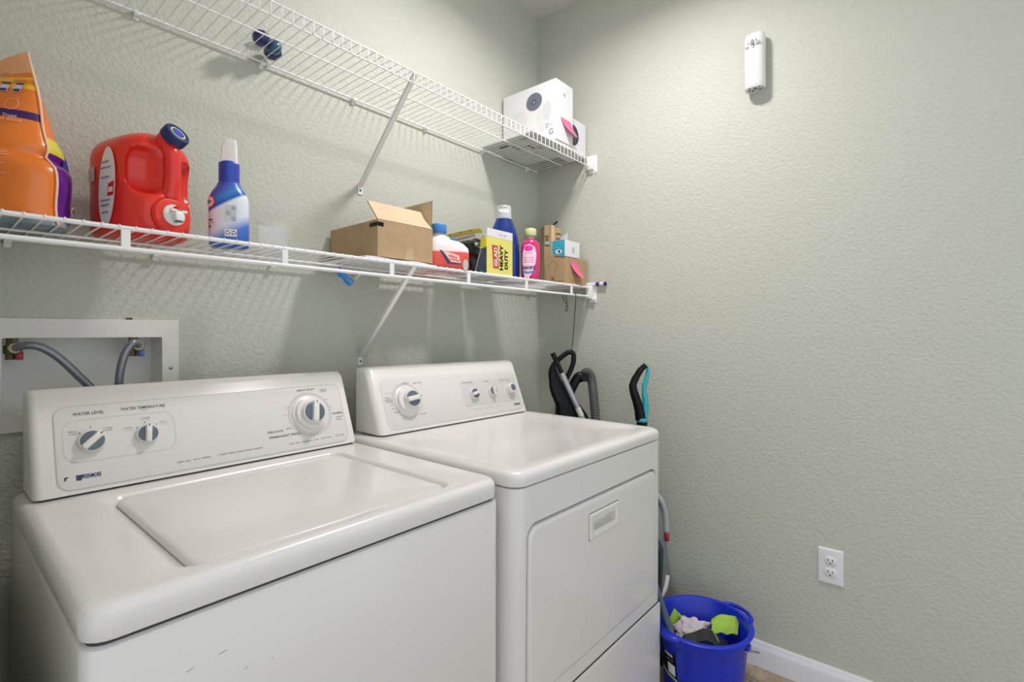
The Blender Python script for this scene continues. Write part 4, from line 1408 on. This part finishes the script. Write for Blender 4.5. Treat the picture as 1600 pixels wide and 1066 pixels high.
for y, l in ((0.072, 0.03), (0.080, 0.034), (0.089, 0.03), (0.107, 0.022)):
    wrap_patch('print_line', [(-l / 2, y), (l / 2, y), (l / 2, y + 0.003), (-l / 2, y + 0.003)], wd2, mat('rose_print', (222, 110, 160), 0.5), dsb, 3)

# ---- brown box with pink note, small boxes around it
kb_ = thing('kraft_box', 'brown cardboard box with bulb drawing at the right end of the lower shelf', 'box', (-0.192, -0.2915, ZS))
KW, KD, KH = 0.180, 0.098, 0.120
G().box(0, KW, 0, KD, 0, KH, 0.001, 1).build('carton', M_kraft, kb_, smooth=0)
G().box(-0.004, KW + 0.004, 0.0, 0.003, 0, 0.05).xf(Matrix.Translation((0, 0.002, KH)) @ Matrix.Rotation(R(-80), 4, 'X')).build('top_flap', M_kraft_edge, kb_, smooth=0)
lpoly([(0, 0.0), (0.097, 0.0), (0.097, 0.124), (0.06, 0.136), (0.03, 0.128), (0.0, 0.116)], -0.002, -0.0002).build('end_flap', M_kraft, kb_, smooth=0)
FK = frame((0, -0.0003, 0), (1, 0, 0), (0, 0, 1))
FL = frame((-0.0022, 0, 0), (0, -1, 0), (0, 0, 1))
for i in range(6):
    x = 0.052 + i * 0.013
    decal('stamp_mark', [(x - 0.003, 0.018), (x + 0.002, 0.017), (x + 0.003, 0.024), (x - 0.002, 0.025)], FK, M_kraft_edge, kb_)
# bulb outline and square stamp on the left face
bulb = circ(0.022, 20, -0.062, 0.080, a0=-30, a1=210)
bulb = bulb + [(-0.078, 0.062), (-0.074, 0.044), (-0.072, 0.034), (-0.054, 0.034), (-0.052, 0.044), (-0.046, 0.062)]
line_decal('bulb_drawing', bulb, 0.0018, FL, mat('brown_line_print', (140, 112, 80), 0.7), kb_)
decal('square_stamp', [(-0.068, 0.022), (-0.054, 0.022), (-0.054, 0.034), (-0.068, 0.034)], FL, M_kraft_edge, kb_, h=0.0005)
decal('tear', [(-0.100, 0.004), (-0.070, 0.016), (-0.02, 0.014), (-0.006, 0.017), (-0.006, 0.0195), (-0.02, 0.017), (-0.068, 0.019)], FL, M_kraft_edge, kb_, h=0.0005)
def note(name, label, M, wd, ht, curl, lean=0.0):
    o_ = G().sheet(lambda u, v: M @ Vector((wd * (u - 0.5) + lean * (1 - v), -ht * (1 - v), 0.0012 + curl * (1 - v) ** 2 * (0.55 + 0.45 * (1 - u)))), 8, 10, 0.0005).build(name, M_pink, smooth=70)
    tag(o_, label, 'note')
note('sticky_note', 'pink sticky note curling off the brown box', frame((-0.192 + 0.062, -0.2923, ZS + 0.103), (1, 0, 0), (0, 0, 1)), 0.058, 0.068, 0.034, 0.034)
tb = thing('small_carton', 'small white and turquoise carton lying on top of the brown box', 'box', (-0.152, -0.264, ZS + KH + 0.0095), R(0))
G().box(0, 0.118, 0, 0.068, 0, 0.072, 0.0008, 1).build('carton', M_paper, tb, smooth=0)
FT = frame((-0.0003, 0, 0), (0, -1, 0), (0, 0, 1))
decal('turquoise_end', [(-0.0675, 0.0005), (-0.0005, 0.0005), (-0.0005, 0.0715), (-0.0675, 0.0715)], FT, mat('turquoise_print', (46, 168, 192), 0.4), tb)
decal('eye_print', circ(0.018, 20, -0.032, 0.022, ry=0.010), FT, M_paper, tb, h=0.0006)
decal('eye_print', circ(0.006, 14, -0.030, 0.022, ry=0.007), FT, M_navy, tb, h=0.0009)
FT2 = frame((0, -0.0003, 0), (1, 0, 0), (0, 0, 1))
decal('code_print', [(0.056, 0.022), (0.076, 0.022), (0.076, 0.046), (0.056, 0.046)], FT2, M_pale, tb)
k2 = thing('tall_kraft_box', 'tall crumpled brown carton behind the turquoise carton, near the corner', 'box', (-0.070, -0.128, ZS), R(-38))
b = bmesh.new()
bmesh.ops.create_cube(b, size=1)
bmesh.ops.subdivide_edges(b, edges=list(b.edges), cuts=5, use_grid_fill=True)
for v in b.verts:
    p = Vector((v.co.x * 0.076, v.co.y * 0.062, (v.co.z + 0.5) * 0.285))
    p += Vector((noise.noise(p * 22), noise.noise(p * 22 + Vector((9, 0, 0))), 0)) * 0.006
    if v.co.z > 0.3:
        p.z += -0.010 * (v.co.x + 0.5) + 0.012 * noise.noise(p * 30)
    v.co = p
k2b = G().bm(b).build('carton', M_kraft, k2, smooth=40)
F2 = frame((0, -0.036, 0), (1, 0, 0), (0, 0, 1))
G().box(-0.008, 0.008, -0.0365, -0.030, 0.12, 0.288).build('paper_tape', mat('pale_kraft_tape', (204, 178, 140), 0.6), k2, smooth=0)
for x, y, l in ((-0.026, 0.235, 0.018), (-0.026, 0.220, 0.014), (0.028, 0.248, 0.022), (0.026, 0.226, 0.016)):
    G().box(x - l / 2, x + l / 2, -0.0355, -0.030, y, y + 0.005).build('stamp_mark', M_kraft_edge, k2, smooth=0)
G().box(-0.036, -0.014, -0.0355, -0.030, 0.198, 0.212).build('green_sticker', mat('sage_sticker', (150, 178, 168), 0.6), k2, smooth=0)
G().tube([(0.0, -0.02, 0.282), (0.012, -0.03, 0.296), (0.024, -0.028, 0.306)], 0.004, 8, sub=4).build('black_strap', M_black, k2)
o = G().sheet(lambda u, v: (-0.012 + 0.004 * u, -0.185 + 0.10 * u, ZS + 0.001 + (0.262 - 0.05 * u) * v), 4, 4, 0.0012).build('instruction_sheet', M_paper, smooth=0)
tag(o, 'white instruction sheet standing against the right wall behind the brown box', 'paper')

# ---- purple and white tube poking out over the lip
pt = thing('roller_tube', 'white tube with purple bands poking out past the shelf end', 'tube', (-0.0125, -0.385, 1.4235))
MX = Matrix.Rotation(R(-90), 4, 'X')
G().lathe([(0.0065, 0.0), (0.0085, 0.002), (0.0085, 0.23), (0.001, 0.232)], 20, M=MX, cap0=False).build('barrel', M_paper, pt)
G().lathe([(0.001, 0.006), (0.0065, 0.006), (0.0065, -0.0008), (0.0091, -0.0008), (0.0091, 0.0065)], 20, M=MX, cap1=False).build('end_ring', M_purple, pt)
G().lathe([(0.0092, 0.028), (0.0092, 0.046)], 20, M=MX, cap0=False, cap1=False).build('band', M_purple, pt)

# ---- blue twist of plastic hanging through the lower wires, loose papers on the deck
o = G().tube([(-1.168, -0.150, ZS + 0.006), (-1.168, -0.152, 1.398), (-1.166, -0.157, 1.385), (-1.160, -0.163, 1.374), (-1.150, -0.170, 1.362), (-1.141, -0.176, 1.352)], [0.002, 0.003, 0.013, 0.009, 0.012, 0.010], 6, sub=4).build('plastic_twist', mat('clear_blue_film', (58, 136, 214), 0.15, coat=0.4), smooth=0)
tag(o, 'crumpled bright blue plastic twist hanging below the lower shelf', 'wrapper')
for nm, lb_, x0, x1, y0, y1, c in (('flat_packet', 'flat red and white packet lying under the stain remover bottle', -0.93, -0.705, -0.13, -0.03, (206, 96, 96)),
                                   ('flat_packet', 'flat pale grey packet lying behind the trash bag carton', -0.515, -0.40, -0.105, -0.015, (170, 174, 170))):
    o = G().box(x0, x1, y0, y1, ZS, ZS + 0.008, 0.002, 1).build(nm, mat('packet_%d' % c[1], c, 0.4), smooth=0)
    tag(o, lb_, 'packet')

# ---- black cords hanging from the shelf end
o = G().tube([(-0.135, -0.303, 1.3765), (-0.135, -0.3095, 1.372), (-0.136, -0.310, 1.362), (-0.142, -0.309, 1.30), (-0.150, -0.308, 1.22), (-0.160, -0.306, 1.135), (-0.166, -0.305, 1.06)], 0.0016, 8, sub=5).build('power_cord', M_black)
tag(o, 'thin straight black cord hanging from the lower shelf down to the vacuum', 'cord')
o = G().tube([(-0.196, -0.29, 1.378), (-0.206, -0.29, 1.365), (-0.200, -0.292, 1.345), (-0.186, -0.294, 1.332), (-0.178, -0.296, 1.318), (-0.182, -0.297, 1.305), (-0.194, -0.298, 1.30), (-0.198, -0.298, 1.308), (-0.188, -0.297, 1.32), (-0.180, -0.294, 1.34), (-0.186, -0.292, 1.36), (-0.184, -0.29, 1.378)], 0.0015, 8, sub=4).build('cord_loop', M_black)
tag(o, 'short looped black cord end dangling under the lower shelf near the corner', 'cord')

# ================================================================== things on the upper shelf
ZUS = ZU + 0.0013
ev = G().sheet(lambda u, v: (-0.415 + 0.30 * u, -0.298 + 0.285 * v, ZUS + 0.010 + 0.0015 * math.sin(u * 13) * math.sin(v * 9)), 14, 12, 0.0088).build('padded_mailer', mat('mailer_plastic', (206, 210, 208), 0.35, var=0.08, vscale=25), smooth=60)
tag(ev, 'flat whitish plastic mailer under the camera box on the upper shelf', 'mailer')
FM = frame((-0.265, -0.155, ZUS + 0.0), (1, 0, 0), (0, -1, 0))
for x, y, wx, wy, m in ((-0.10, -0.06, 0.02, 0.05, M_print2), (-0.02, 0.03, 0.05, 0.012, mat('brown_red_print', (120, 84, 78), 0.6)), (0.01, 0.055, 0.04, 0.01, M_print), (-0.11, 0.06, 0.012, 0.04, M_print), (0.07, 0.08, 0.05, 0.01, M_print2), (-0.05, -0.03, 0.05, 0.01, M_print)):
    g = G().poly([FM @ Vector((x + a * wx / 2, y + c * wy / 2, 0.0002)) for a, c in ((-1, -1), (1, -1), (1, 1), (-1, 1))])
    g.build('print_block', m, ev, smooth=0)
cbx = thing('camera_box', 'large white box printed with a round camera on the upper shelf', 'box', (-0.270, -0.300, ZUS + 0.0135))
BW, BD, BH = 0.126, 0.290, 0.252
M_boxw = mat('white_box_card', (222, 221, 223), 0.4)
G().box(0, BW, 0, BD, 0, BH, 0.0015, 1).build('carton', M_boxw, cbx, smooth=0)
FC = frame((-0.0003, 0, 0), (0, -1, 0), (0, 0, 1))
M_sh1 = mat('pale_grey_print', (214, 213, 213), 0.45)
M_sh2 = mat('mid_grey_print', (222, 221, 221), 0.45)
decal('camera_body_print', circ(0.050, 32, -0.128, 0.105, ry=0.085), FC, M_sh2, cbx, h=0.0002)
decal('camera_body_print', circ(0.036, 32, -0.066, 0.105, ry=0.055), FC, M_sh1, cbx, h=0.0004)
decal('camera_body_print', circ(0.055, 32, -0.205, 0.120, ry=0.045), FC, M_sh1, cbx, h=0.0003)
decal('camera_mount_print', circ(0.022, 28, -0.045, 0.130, ry=0.040), FC, mat('shade_print', (206, 205, 205), 0.45), cbx, h=0.0006)
decal('lens_disc', circ(0.042, 36, -0.114, 0.184, ry=0.0375), FC, mat('lens_grey_print', (104, 108, 120), 0.4), cbx, h=0.0008)
decal('lens_disc', circ(0.014, 24, -0.114, 0.182, ry=0.0125), FC, mat('lens_dark_print', (74, 78, 88), 0.4), cbx, h=0.0010)
decal('lens_disc', circ(0.006, 18, -0.114, 0.182), FC, mat('lens_pale_print', (140, 144, 150), 0.4), cbx, h=0.0012)
text('lettering', 'G', FC @ Matrix.Translation((-0.026, 0.036, 0)), M_gp, cbx, width=0.021, height=0.023)
strokes([4, 3], FC @ Matrix.Translation((-0.035, 0.070, 0)), M_pale, cbx, 0.034, 0.005)
strokes([6, 2, 7], FC @ Matrix.Translation((-0.035, 0.060, 0)), M_pale, cbx, 0.034, 0.0045)
FC2 = frame((0, -0.0003, 0), (1, 0, 0), (0, 0, 1))
decal('hang_tab', [(0.056, 0.208), (0.064, 0.204), (0.068, 0.196), (0.066, 0.192), (0.060, 0.198), (0.056, 0.200)], FC2, M_gp, cbx)
note('sticky_note', 'pink sticky note hanging off the white camera box', frame((-0.270 + 0.068, -0.3008, ZUS + 0.113), (1, 0, 0), (0, 0, 1)), 0.072, 0.060, 0.026, 0.040)
tbx = thing('thermostat_box', 'small white box with a dark round dial beside the camera box', 'box', (-0.137, -0.285, ZUS))
G().box(0, 0.120, 0, 0.085, 0, 0.150, 0.0012, 1).build('carton', M_boxw, tbx, smooth=0)
pts = [p for p in circ(0.048, 40, 0.014, 0.078, ry=0.046) if p[0] > 0.0015]
pts.sort(key=lambda p: math.atan2(p[1] - 0.078, p[0] - 0.014))
decal('dial_print', pts, FC2, mat('dial_dark_print', (40, 50, 62), 0.3), tbx)
text('lettering', '70', FC2 @ Matrix.Translation((0.030, 0.078, 0.0003)), mat('dial_pale_print', (196, 210, 222), 0.4), tbx, width=0.022, height=0.014)
decal('dial_mark', circ(0.003, 12, 0.034, 0.055), FC2, M_slate, tbx, h=0.0006)
text('lettering', 'G', FC2 @ Matrix.Translation((0.016, 0.137, 0)), M_gp, tbx, width=0.013, height=0.014)
br_ = thing('bag_rolls', 'bundle of dark blue plastic bag rolls lying alone on the upper shelf', 'bag rolls', (-1.334, -0.062, ZUS), R(40))
M_roll = mat('dark_blue_film', (18, 32, 96), 0.22, coat=0.5, bump=0.6, bscale=90, bdist=0.003)
M_roll2 = mat('teal_blue_film', (34, 84, 118), 0.22, coat=0.5, bump=0.6, bscale=90, bdist=0.003)
for cx, cy, l, m, rz_ in ((-0.036, 0.004, 0.050, M_roll, 60), (0.034, 0.006, 0.050, M_roll, 70), (0.006, -0.010, 0.044, M_roll2, 20)):
    b = crumple((0, 0, 0), (l / 2, 0.0225, 0.0205), int(cx * 1000), 0.14, 2.4, 3)
    G().bm(b).xf(Matrix.Translation((cx, cy, 0.0215)) @ Matrix.Rotation(R(rz_), 4, 'Z')).build('roll', m, br_, smooth=50)
G().sheet(lambda u, v: (-0.035 + 0.03 * u, 0.01 + 0.045 * v, 0.004 + 0.010 * math.sin(u * 5 + v * 3) ** 2), 6, 6, 0.0008).build('loose_wrap', mat('clear_wrap', (206, 214, 206), 0.15, alpha=0.5), br_)

# ================================================================== behind the dryer: vacuum and carpet cleaner
PX = 1 / 365.0
def vp(u, v, d=0.0):
    """vacuum drawing plane (local): sideways, depth, height"""
    return Vector(((u - 890) * PX, d, 1.21 - (v - 519) * PX))
vc = thing('vacuum_cleaner', 'black upright vacuum with loop handle and grey hose in the corner behind the dryer', 'vacuum', (-0.170, -0.300, 0), -PHI)
rings = []
for v_, u0, u1, dp_ in ((1, 845, 925, 0.08), (571, 861, 868, 0.010), (580, 858.5, 871, 0.014), (592, 858, 876, 0.017), (600, 858, 881, 0.019), (608, 859, 889, 0.024), (618, 862, 894, 0.03), (632, 868, 906, 0.036), (646, 868, 916, 0.04), (662, 866, 924, 0.046), (720, 862, 926, 0.06), (840, 858, 928, 0.075)):
    if v_ == 1:
        continue
    a, c = vp(u0, v_), vp(u1, v_)
    rings.append(ringz(a.x, c.x, -dp_, dp_, min(dp_, (c.x - a.x) / 2) * 0.6, a.z))
G().loft(rings).build('body', M_black, vc, smooth=50)
G().loft([ringz(-0.13, 0.13, -0.16, 0.10, 0.04, z) for z in (0.012, 0.05, 0.09)] + [ringz(-0.10, 0.10, -0.09, 0.09, 0.04, 0.13), ringz(-0.09, 0.09, -0.075, 0.075, 0.04, 0.335)]).build('floor_head', M_blackm, vc, smooth=50)
for sx in (-0.1, 0.1):
    G().lathe([(0.012, -0.01), (0.02, -0.008), (0.02, 0.008), (0.012, 0.01)], 18, M=Matrix.Translation((sx, 0.06, 0.02)) @ Matrix.Rotation(R(90), 4, 'Y')).build('wheel', M_blackm, vc)
G().tube([vp(870, 612), vp(862, 596), vp(861, 580), vp(866, 569), vp(875, 560), vp(884, 553), vp(891, 550), vp(896, 554), vp(896, 566), vp(891, 580), vp(885, 592), vp(882, 606)], 0.0105, 12, sub=5).build('loop_handle', M_black, vc, smooth=60)
G().tube([vp(888, 618, -0.01), vp(894, 604, -0.012), vp(902, 590, -0.012), vp(908, 588, -0.012), vp(912, 594, -0.012)], 0.020, 12, sub=4).build('hose_cuff', M_black, vc, smooth=60)
g = G()
hp = spline([vp(911, 596, 0.004), vp(912, 587, 0.004), vp(918, 582, 0.006), vp(924, 590, 0.008), vp(927, 610, 0.008), vp(930, 640, 0.01), vp(933, 680, 0.01), vp(936, 740, 0.01), vp(936, 800, 0.01)], 22)
g.tube(hp, [0.0205 if i % 2 else 0.0185 for i in range(len(hp))], 14)
g.build('flexible_hose', mat('grey_flex_hose', (92, 96, 96), 0.45), vc, smooth=40)
wd0, wd1 = vp(862, 551, -0.05), vp(913, 664, -0.075)
g = G().tube([wd0, wd0.lerp(wd1, 0.29)], [0.0105, 0.0095], 14)
wand = g.build('wand_grip', M_black, vc, smooth=60)
G().tube([wd0.lerp(wd1, 0.27), wd0.lerp(wd1, 1.6)], 0.0118, 14).build('steel_wand', mat('wand_silver', (168, 172, 180), 0.3, metal=0.5), vc, smooth=60)
G().tube([wd0.lerp(wd1, 0.73), wd0.lerp(wd1, 0.84)], 0.0124, 14).build('wand_collar', mat('pale_green_white', (206, 214, 200), 0.4), vc, smooth=60)

CX_ = 1 / 395.6
def cpnt(u, v, d=0.0):
    return Vector(((u - 1003) * CX_, d, 1.21 - (v - 519) * CX_))
cc = thing('carpet_cleaner', 'black and teal upright carpet cleaner standing between the dryer and the right wall', 'carpet cleaner', (-0.125, -0.611, 0), -PHI)
G().tube([cpnt(1009, 571), cpnt(1002, 577), cpnt(996, 586), cpnt(990, 598), cpnt(989, 606), cpnt(992, 618), cpnt(996, 630), cpnt(999, 642), cpnt(1001, 656)], [0.0115, 0.0130, 0.0145, 0.016, 0.0175, 0.019, 0.0205], 12, sub=5).build('grip', M_black, cc, smooth=60)
G().tube([cpnt(1011, 572, 0.003), cpnt(1013, 578, 0.003), cpnt(1011, 590, 0.003), cpnt(1007, 604, 0.003), cpnt(1007, 614, 0.003), cpnt(1009, 630, 0.003), cpnt(1008, 652, 0.003)], [0.006, 0.008, 0.009, 0.009, 0.011, 0.012], 10, sub=5).build('teal_trim', M_teal, cc, smooth=60)
c0 = cpnt(1003, 656)
G().lathe([(0.022, c0.z - 0.007), (0.023, c0.z - 0.004), (0.023, c0.z + 0.004), (0.021, c0.z + 0.007)], 24, M=Matrix.Translation((0, 0, 0))).build('teal_collar', M_teal, cc)
G().lathe([(0.021, 0.50), (0.021, c0.z - 0.004)], 20).build('shaft', M_black, cc)
rings = []
for z, hw, dp_ in ((0.11, 0.060, 0.055), (0.15, 0.074, 0.065), (0.20, 0.090, 0.070), (0.30, 0.0985, 0.072), (0.38, 0.093, 0.07), (0.46, 0.091, 0.068), (0.53, 0.081, 0.06), (0.575, 0.060, 0.048), (0.60, 0.030, 0.035)):
    rings.append(sup(hw, dp_, z, 2.6))
G().loft(rings).build('body_shell', M_grey, cc, smooth=60)
G().tube([(0.040, -0.050, 0.588), (0.064, -0.048, 0.555), (0.080, -0.044, 0.50), (0.084, -0.044, 0.44)], 0.011, 10, sub=5).build('carry_handle', mat('light_grey_plastic', (176, 180, 180), 0.35), cc, smooth=60)
G().box(0.076, 0.090, -0.060, -0.035, 0.405, 0.440, 0.004, 2).build('release_button', mat('red_button', (176, 30, 46), 0.4), cc)
G().tube([(0.05, -0.064, 0.19), (0.075, -0.054, 0.225), (0.087, -0.044, 0.27)], 0.009, 10, sub=5).build('white_highlight', M_paper, cc, smooth=60)  # white tube standing in for a highlight on the shell
G().loft([ringz(-0.066, 0.066, -0.073, -0.03, 0.02, z) for z in (0.2, 0.24)] + [ringz(-0.068, 0.068, -0.078, -0.03, 0.02, 0.38), ringz(-0.05, 0.05, -0.074, -0.03, 0.02, 0.42)]).build('water_tank', mat('smoky_tank', (40, 52, 60), 0.15, coat=0.4), cc, smooth=50)
G().loft([ringz(-0.085, 0.085, -0.17, 0.07, 0.03, z) for z in (0.012, 0.07)] + [ringz(-0.08, 0.08, -0.15, 0.07, 0.03, 0.10), ringz(-0.06, 0.06, -0.06, 0.06, 0.03, 0.125)]).build('floor_head', M_black, cc, smooth=50)

# ================================================================== bucket and its contents
BC = (-0.300, -0.908)
bk = thing('bucket', 'round blue plastic bucket with black label on the tiled floor beside the dryer', 'bucket', (BC[0], BC[1], 0.0))
M_bkt = mat('bucket_blue', (12, 44, 190), 0.36, coat=0.1)
RB, RT, HB = 0.116, 0.145, 0.262
def br2(z):
    return RB + (RT - RB) * z / HB
prof = [(0.001, 0.006), (RB - 0.008, 0.006), (RB - 0.006, 0.0005), (RB, 0.0005), (br2(0.16), 0.16), (br2(HB - 0.045), HB - 0.045), (br2(HB - 0.038) + 0.005, HB - 0.038), (RT + 0.006, HB - 0.010), (RT + 0.012, HB - 0.008), (RT + 0.013, HB - 0.003), (RT + 0.008, HB),
        (RT - 0.002, HB - 0.001), (RT - 0.005, HB - 0.006), (br2(HB - 0.04) - 0.004, HB - 0.04), (br2(HB - 0.046) - 0.008, HB - 0.046), (RB - 0.004, 0.012), (0.001, 0.011)]
G().lathe(prof, 64, cap0=False, cap1=False).build('pail', M_bkt, bk, smooth=50)
cam_dir = math.atan2(-0.333, -0.943)
def bpol(a, r_, z):
    return Vector((r_ * math.cos(a), r_ * math.sin(a), z))
# pour lip at the front left, grip loop at the far right
a_l = cam_dir - R(40)
g = G()
g.tube([bpol(a_l - R(14), RT + 0.004, HB - 0.011), bpol(a_l - R(8), RT + 0.013, HB - 0.010), bpol(a_l, RT + 0.017, HB - 0.010), bpol(a_l + R(8), RT + 0.013, HB - 0.010), bpol(a_l + R(14), RT + 0.004, HB - 0.011)], 0.010, 10, sub=4)
g.build('pour_lip', M_bkt, bk, smooth=60)
a_g = cam_dir + R(128)
G().tube([bpol(a_g - R(24), RT + 0.006, HB - 0.004), bpol(a_g - R(17), RT + 0.020, HB - 0.002), bpol(a_g, RT + 0.026, HB - 0.001), bpol(a_g + R(17), RT + 0.020, HB - 0.002), bpol(a_g + R(24), RT + 0.006, HB - 0.004)], 0.0065, 10, sub=5).build('rim_grip', M_bkt, bk, smooth=60)
# wire bail folded down at the back
a_e = cam_dir + R(66)
G().box(-0.006, 0.006, -0.012, 0.012, -0.008, 0.010, 0.003, 2).xf(Matrix.Translation(bpol(a_e, RT + 0.002, HB - 0.034)) @ Matrix.Rotation(a_e, 4, 'Z')).build('bail_ear', M_bkt, bk)
pts = [bpol(a_e - R(10), RT + 0.002, HB - 0.034), bpol(a_e, RT + 0.014, HB - 0.040), bpol(a_e + R(6), RT + 0.028, HB - 0.046), bpol(a_e + R(10), RT + 0.026, HB - 0.050)]
for k in range(1, 12):
    a = a_e + R(12) + (math.pi - R(16)) * k / 11
    pts.append(bpol(a, RT + 0.018, HB - 0.050 - 0.10 * math.sin(math.pi * k / 11)))
G().tube(pts, 0.0018, 8, sub=3).build('wire_bail', M_steel, bk, smooth=60)
# label
a_b = cam_dir - R(50)
def bl(x, y):
    return bpol(a_b + x / 0.13, br2(y) + 0.0008, y)
def bl2(x, y):
    return bpol(a_b + x / 0.13, br2(y) + 0.0016, y)
wrap_patch('label', [(-0.036, 0.098), (0.036, 0.090), (0.034, 0.196), (-0.036, 0.206)], bl, M_black, bk, 5)
wrap_patch('green_stripe', [(-0.034, 0.110), (-0.006, 0.103), (0.0355, 0.100), (0.0355, 0.108), (-0.006, 0.112), (-0.034, 0.122)], bl2, mat('lime_label_print', (172, 204, 40), 0.5), bk, 4)
wrap_patch('white_block', [(0.0, 0.118), (0.030, 0.116), (0.030, 0.150), (0.0, 0.152)], bl2, M_paper, bk, 3)
strokes([6], None, M_paper, bk, 0.036, 0.011, wrap=lambda x, y: bl2(x + 0.006, y + 0.180))
strokes([5, 3], None, M_print, bk, 0.03, 0.005, wrap=lambda x, y: bl2(x + 0.010, y + 0.164))

# ---- contents
M_lime = mat('lime_microfibre', (164, 202, 76), 0.95, bump=0.8, bscale=700, bdist=0.002)
M_cloth = mat('white_cotton', (206, 196, 202), 0.95, bump=0.6, bscale=160, bdist=0.003)
V_R = Vector((math.cos(PHI), -math.sin(PHI), 0))
V_C = Vector((-0.943, -0.333, 0))
def bw(x, y, z):
    """from the rim centre: x to the right as seen from the door, y towards the door, z up"""
    return Vector((BC[0], BC[1], HB)) + V_R * x + V_C * y + Vector((0, 0, z))
def cloth(name, label, cat, m, fn, nu, nv, th):
    o_ = G().sheet(fn, nu, nv, th).build(name, m, smooth=80)
    return tag(o_, label, cat)
def nz(x, y, k, sd=0.0):
    return noise.noise(Vector((x * k, y * k, sd)))
# folded green cloth on the right
cloth('cleaning_cloth', 'bright green microfibre cloth folded over at the right side of the bucket', 'cloth', M_lime,
      lambda u, v: bw(0.040 + 0.083 * u - 0.01 * v, -0.050 + 0.075 * v - 0.02 * u * (1 - v), -0.046 + 0.036 * math.sin(math.pi * (0.12 + 0.80 * v)) * (0.35 + 0.65 * math.sin(math.pi * min(1, 0.1 + u * 0.95)) ** 0.5) + 0.006 * nz(u, v, 4, 1.0)), 18, 18, 0.007)
# green corner on the left
cloth('cleaning_cloth', 'green microfibre cloth corner standing up at the left of the bucket', 'cloth', M_lime,
      lambda u, v: bw(-0.122 + 0.050 * u + 0.010 * math.sin(v * 2), -0.062 + 0.012 * math.sin(u * 4 + v * 2) + 0.02 * v * u, -0.075 + v * (0.078 - 0.075 * abs(u - 0.42))), 14, 12, 0.005)
# white rag
b = crumple((0, 0, 0), (0.056, 0.040, 0.032), 8, 0.5, 2.6, 4)
o = G().bm(b).xf(Matrix.Rotation(-PHI, 4, 'Z')).build('cotton_rag', M_cloth, smooth=80)
o.location = bw(-0.035, -0.028, -0.052)
tag(o, 'crumpled white cotton rag in the middle of the blue bucket', 'rag')
cloth('cleaning_cloth', 'green cloth edge peeking out between the white rag and the black dustpan', 'cloth', M_lime,
      lambda u, v: bw(-0.082 + 0.090 * u, 0.022 + 0.020 * v - 0.012 * u, -0.052 + 0.024 * u ** 1.3 - 0.012 * v + 0.005 * math.sin(u * 7)), 16, 6, 0.006)
dp_ = thing('dustpan', 'black rubber dustpan with a curled edge in the front of the blue bucket', 'dustpan', tuple(bw(0.0, 0.06, -0.10)))
o0 = Vector(dp_.location)
M_rub = mat('black_rubber', (30, 33, 34), 0.5)
G().sheet(lambda u, v: bw(-0.085 + 0.165 * u, 0.036 + 0.050 * v + 0.006 * math.sin(u * 9), -0.066 + 0.046 * math.sin(math.pi * (0.06 + 0.86 * u)) ** 0.9 - 0.012 * v + 0.004 * math.sin(u * 12)) - o0, 26, 8, 0.004).build('curled_edge', M_rub, dp_, smooth=80)
b = crumple((0, 0, 0), (0.052, 0.030, 0.030), 5, 0.05, 1.2, 3)
G().bm(b).xf(Matrix.Translation(bw(0.000, 0.075, -0.068) - o0) @ Matrix.Rotation(-PHI, 4, 'Z')).build('pan_back', mat('dark_grey_rubber', (48, 54, 56), 0.4), dp_, smooth=80)
G().tube([bw(0.036, 0.040, -0.022) - o0, bw(0.050, 0.060, -0.034) - o0, bw(0.056, 0.080, -0.050) - o0], 0.0016, 6, sub=4).build('yellow_cord', mat('yellow_cord', (190, 196, 90), 0.6), dp_)
mop = thing('string_mop', 'mop with grey-blue pole and white strings standing in the bucket', 'mop', tuple(bw(-0.080, 0.070, -0.20)))
o0 = Vector(mop.location)
pa, pb_ = bw(-0.084, 0.072, -0.050), bw(-0.150, -0.050, 0.060)
G().tube([pa - (pb_ - pa) * 0.02 - o0, pa + (pb_ - pa) * 2.1 - o0], 0.0115, 14).build('pole', mat('grey_blue_pole', (84, 100, 112), 0.4), mop, smooth=60)
for k in range(11):
    x = -0.112 + 0.0062 * k
    y = 0.018 + 0.004 * k + 0.008 * math.sin(k * 2.2)
    G().tube([bw(-0.086 + 0.001 * k, 0.060, -0.060) - o0, bw(x, y, -0.036 + 0.006 * math.sin(k * 1.7)) - o0, bw(x + 0.004 * math.cos(k * 1.3), y + 0.012, -0.085) - o0], 0.0026, 6, sub=4).build('mop_string', M_cloth, mop, smooth=60)
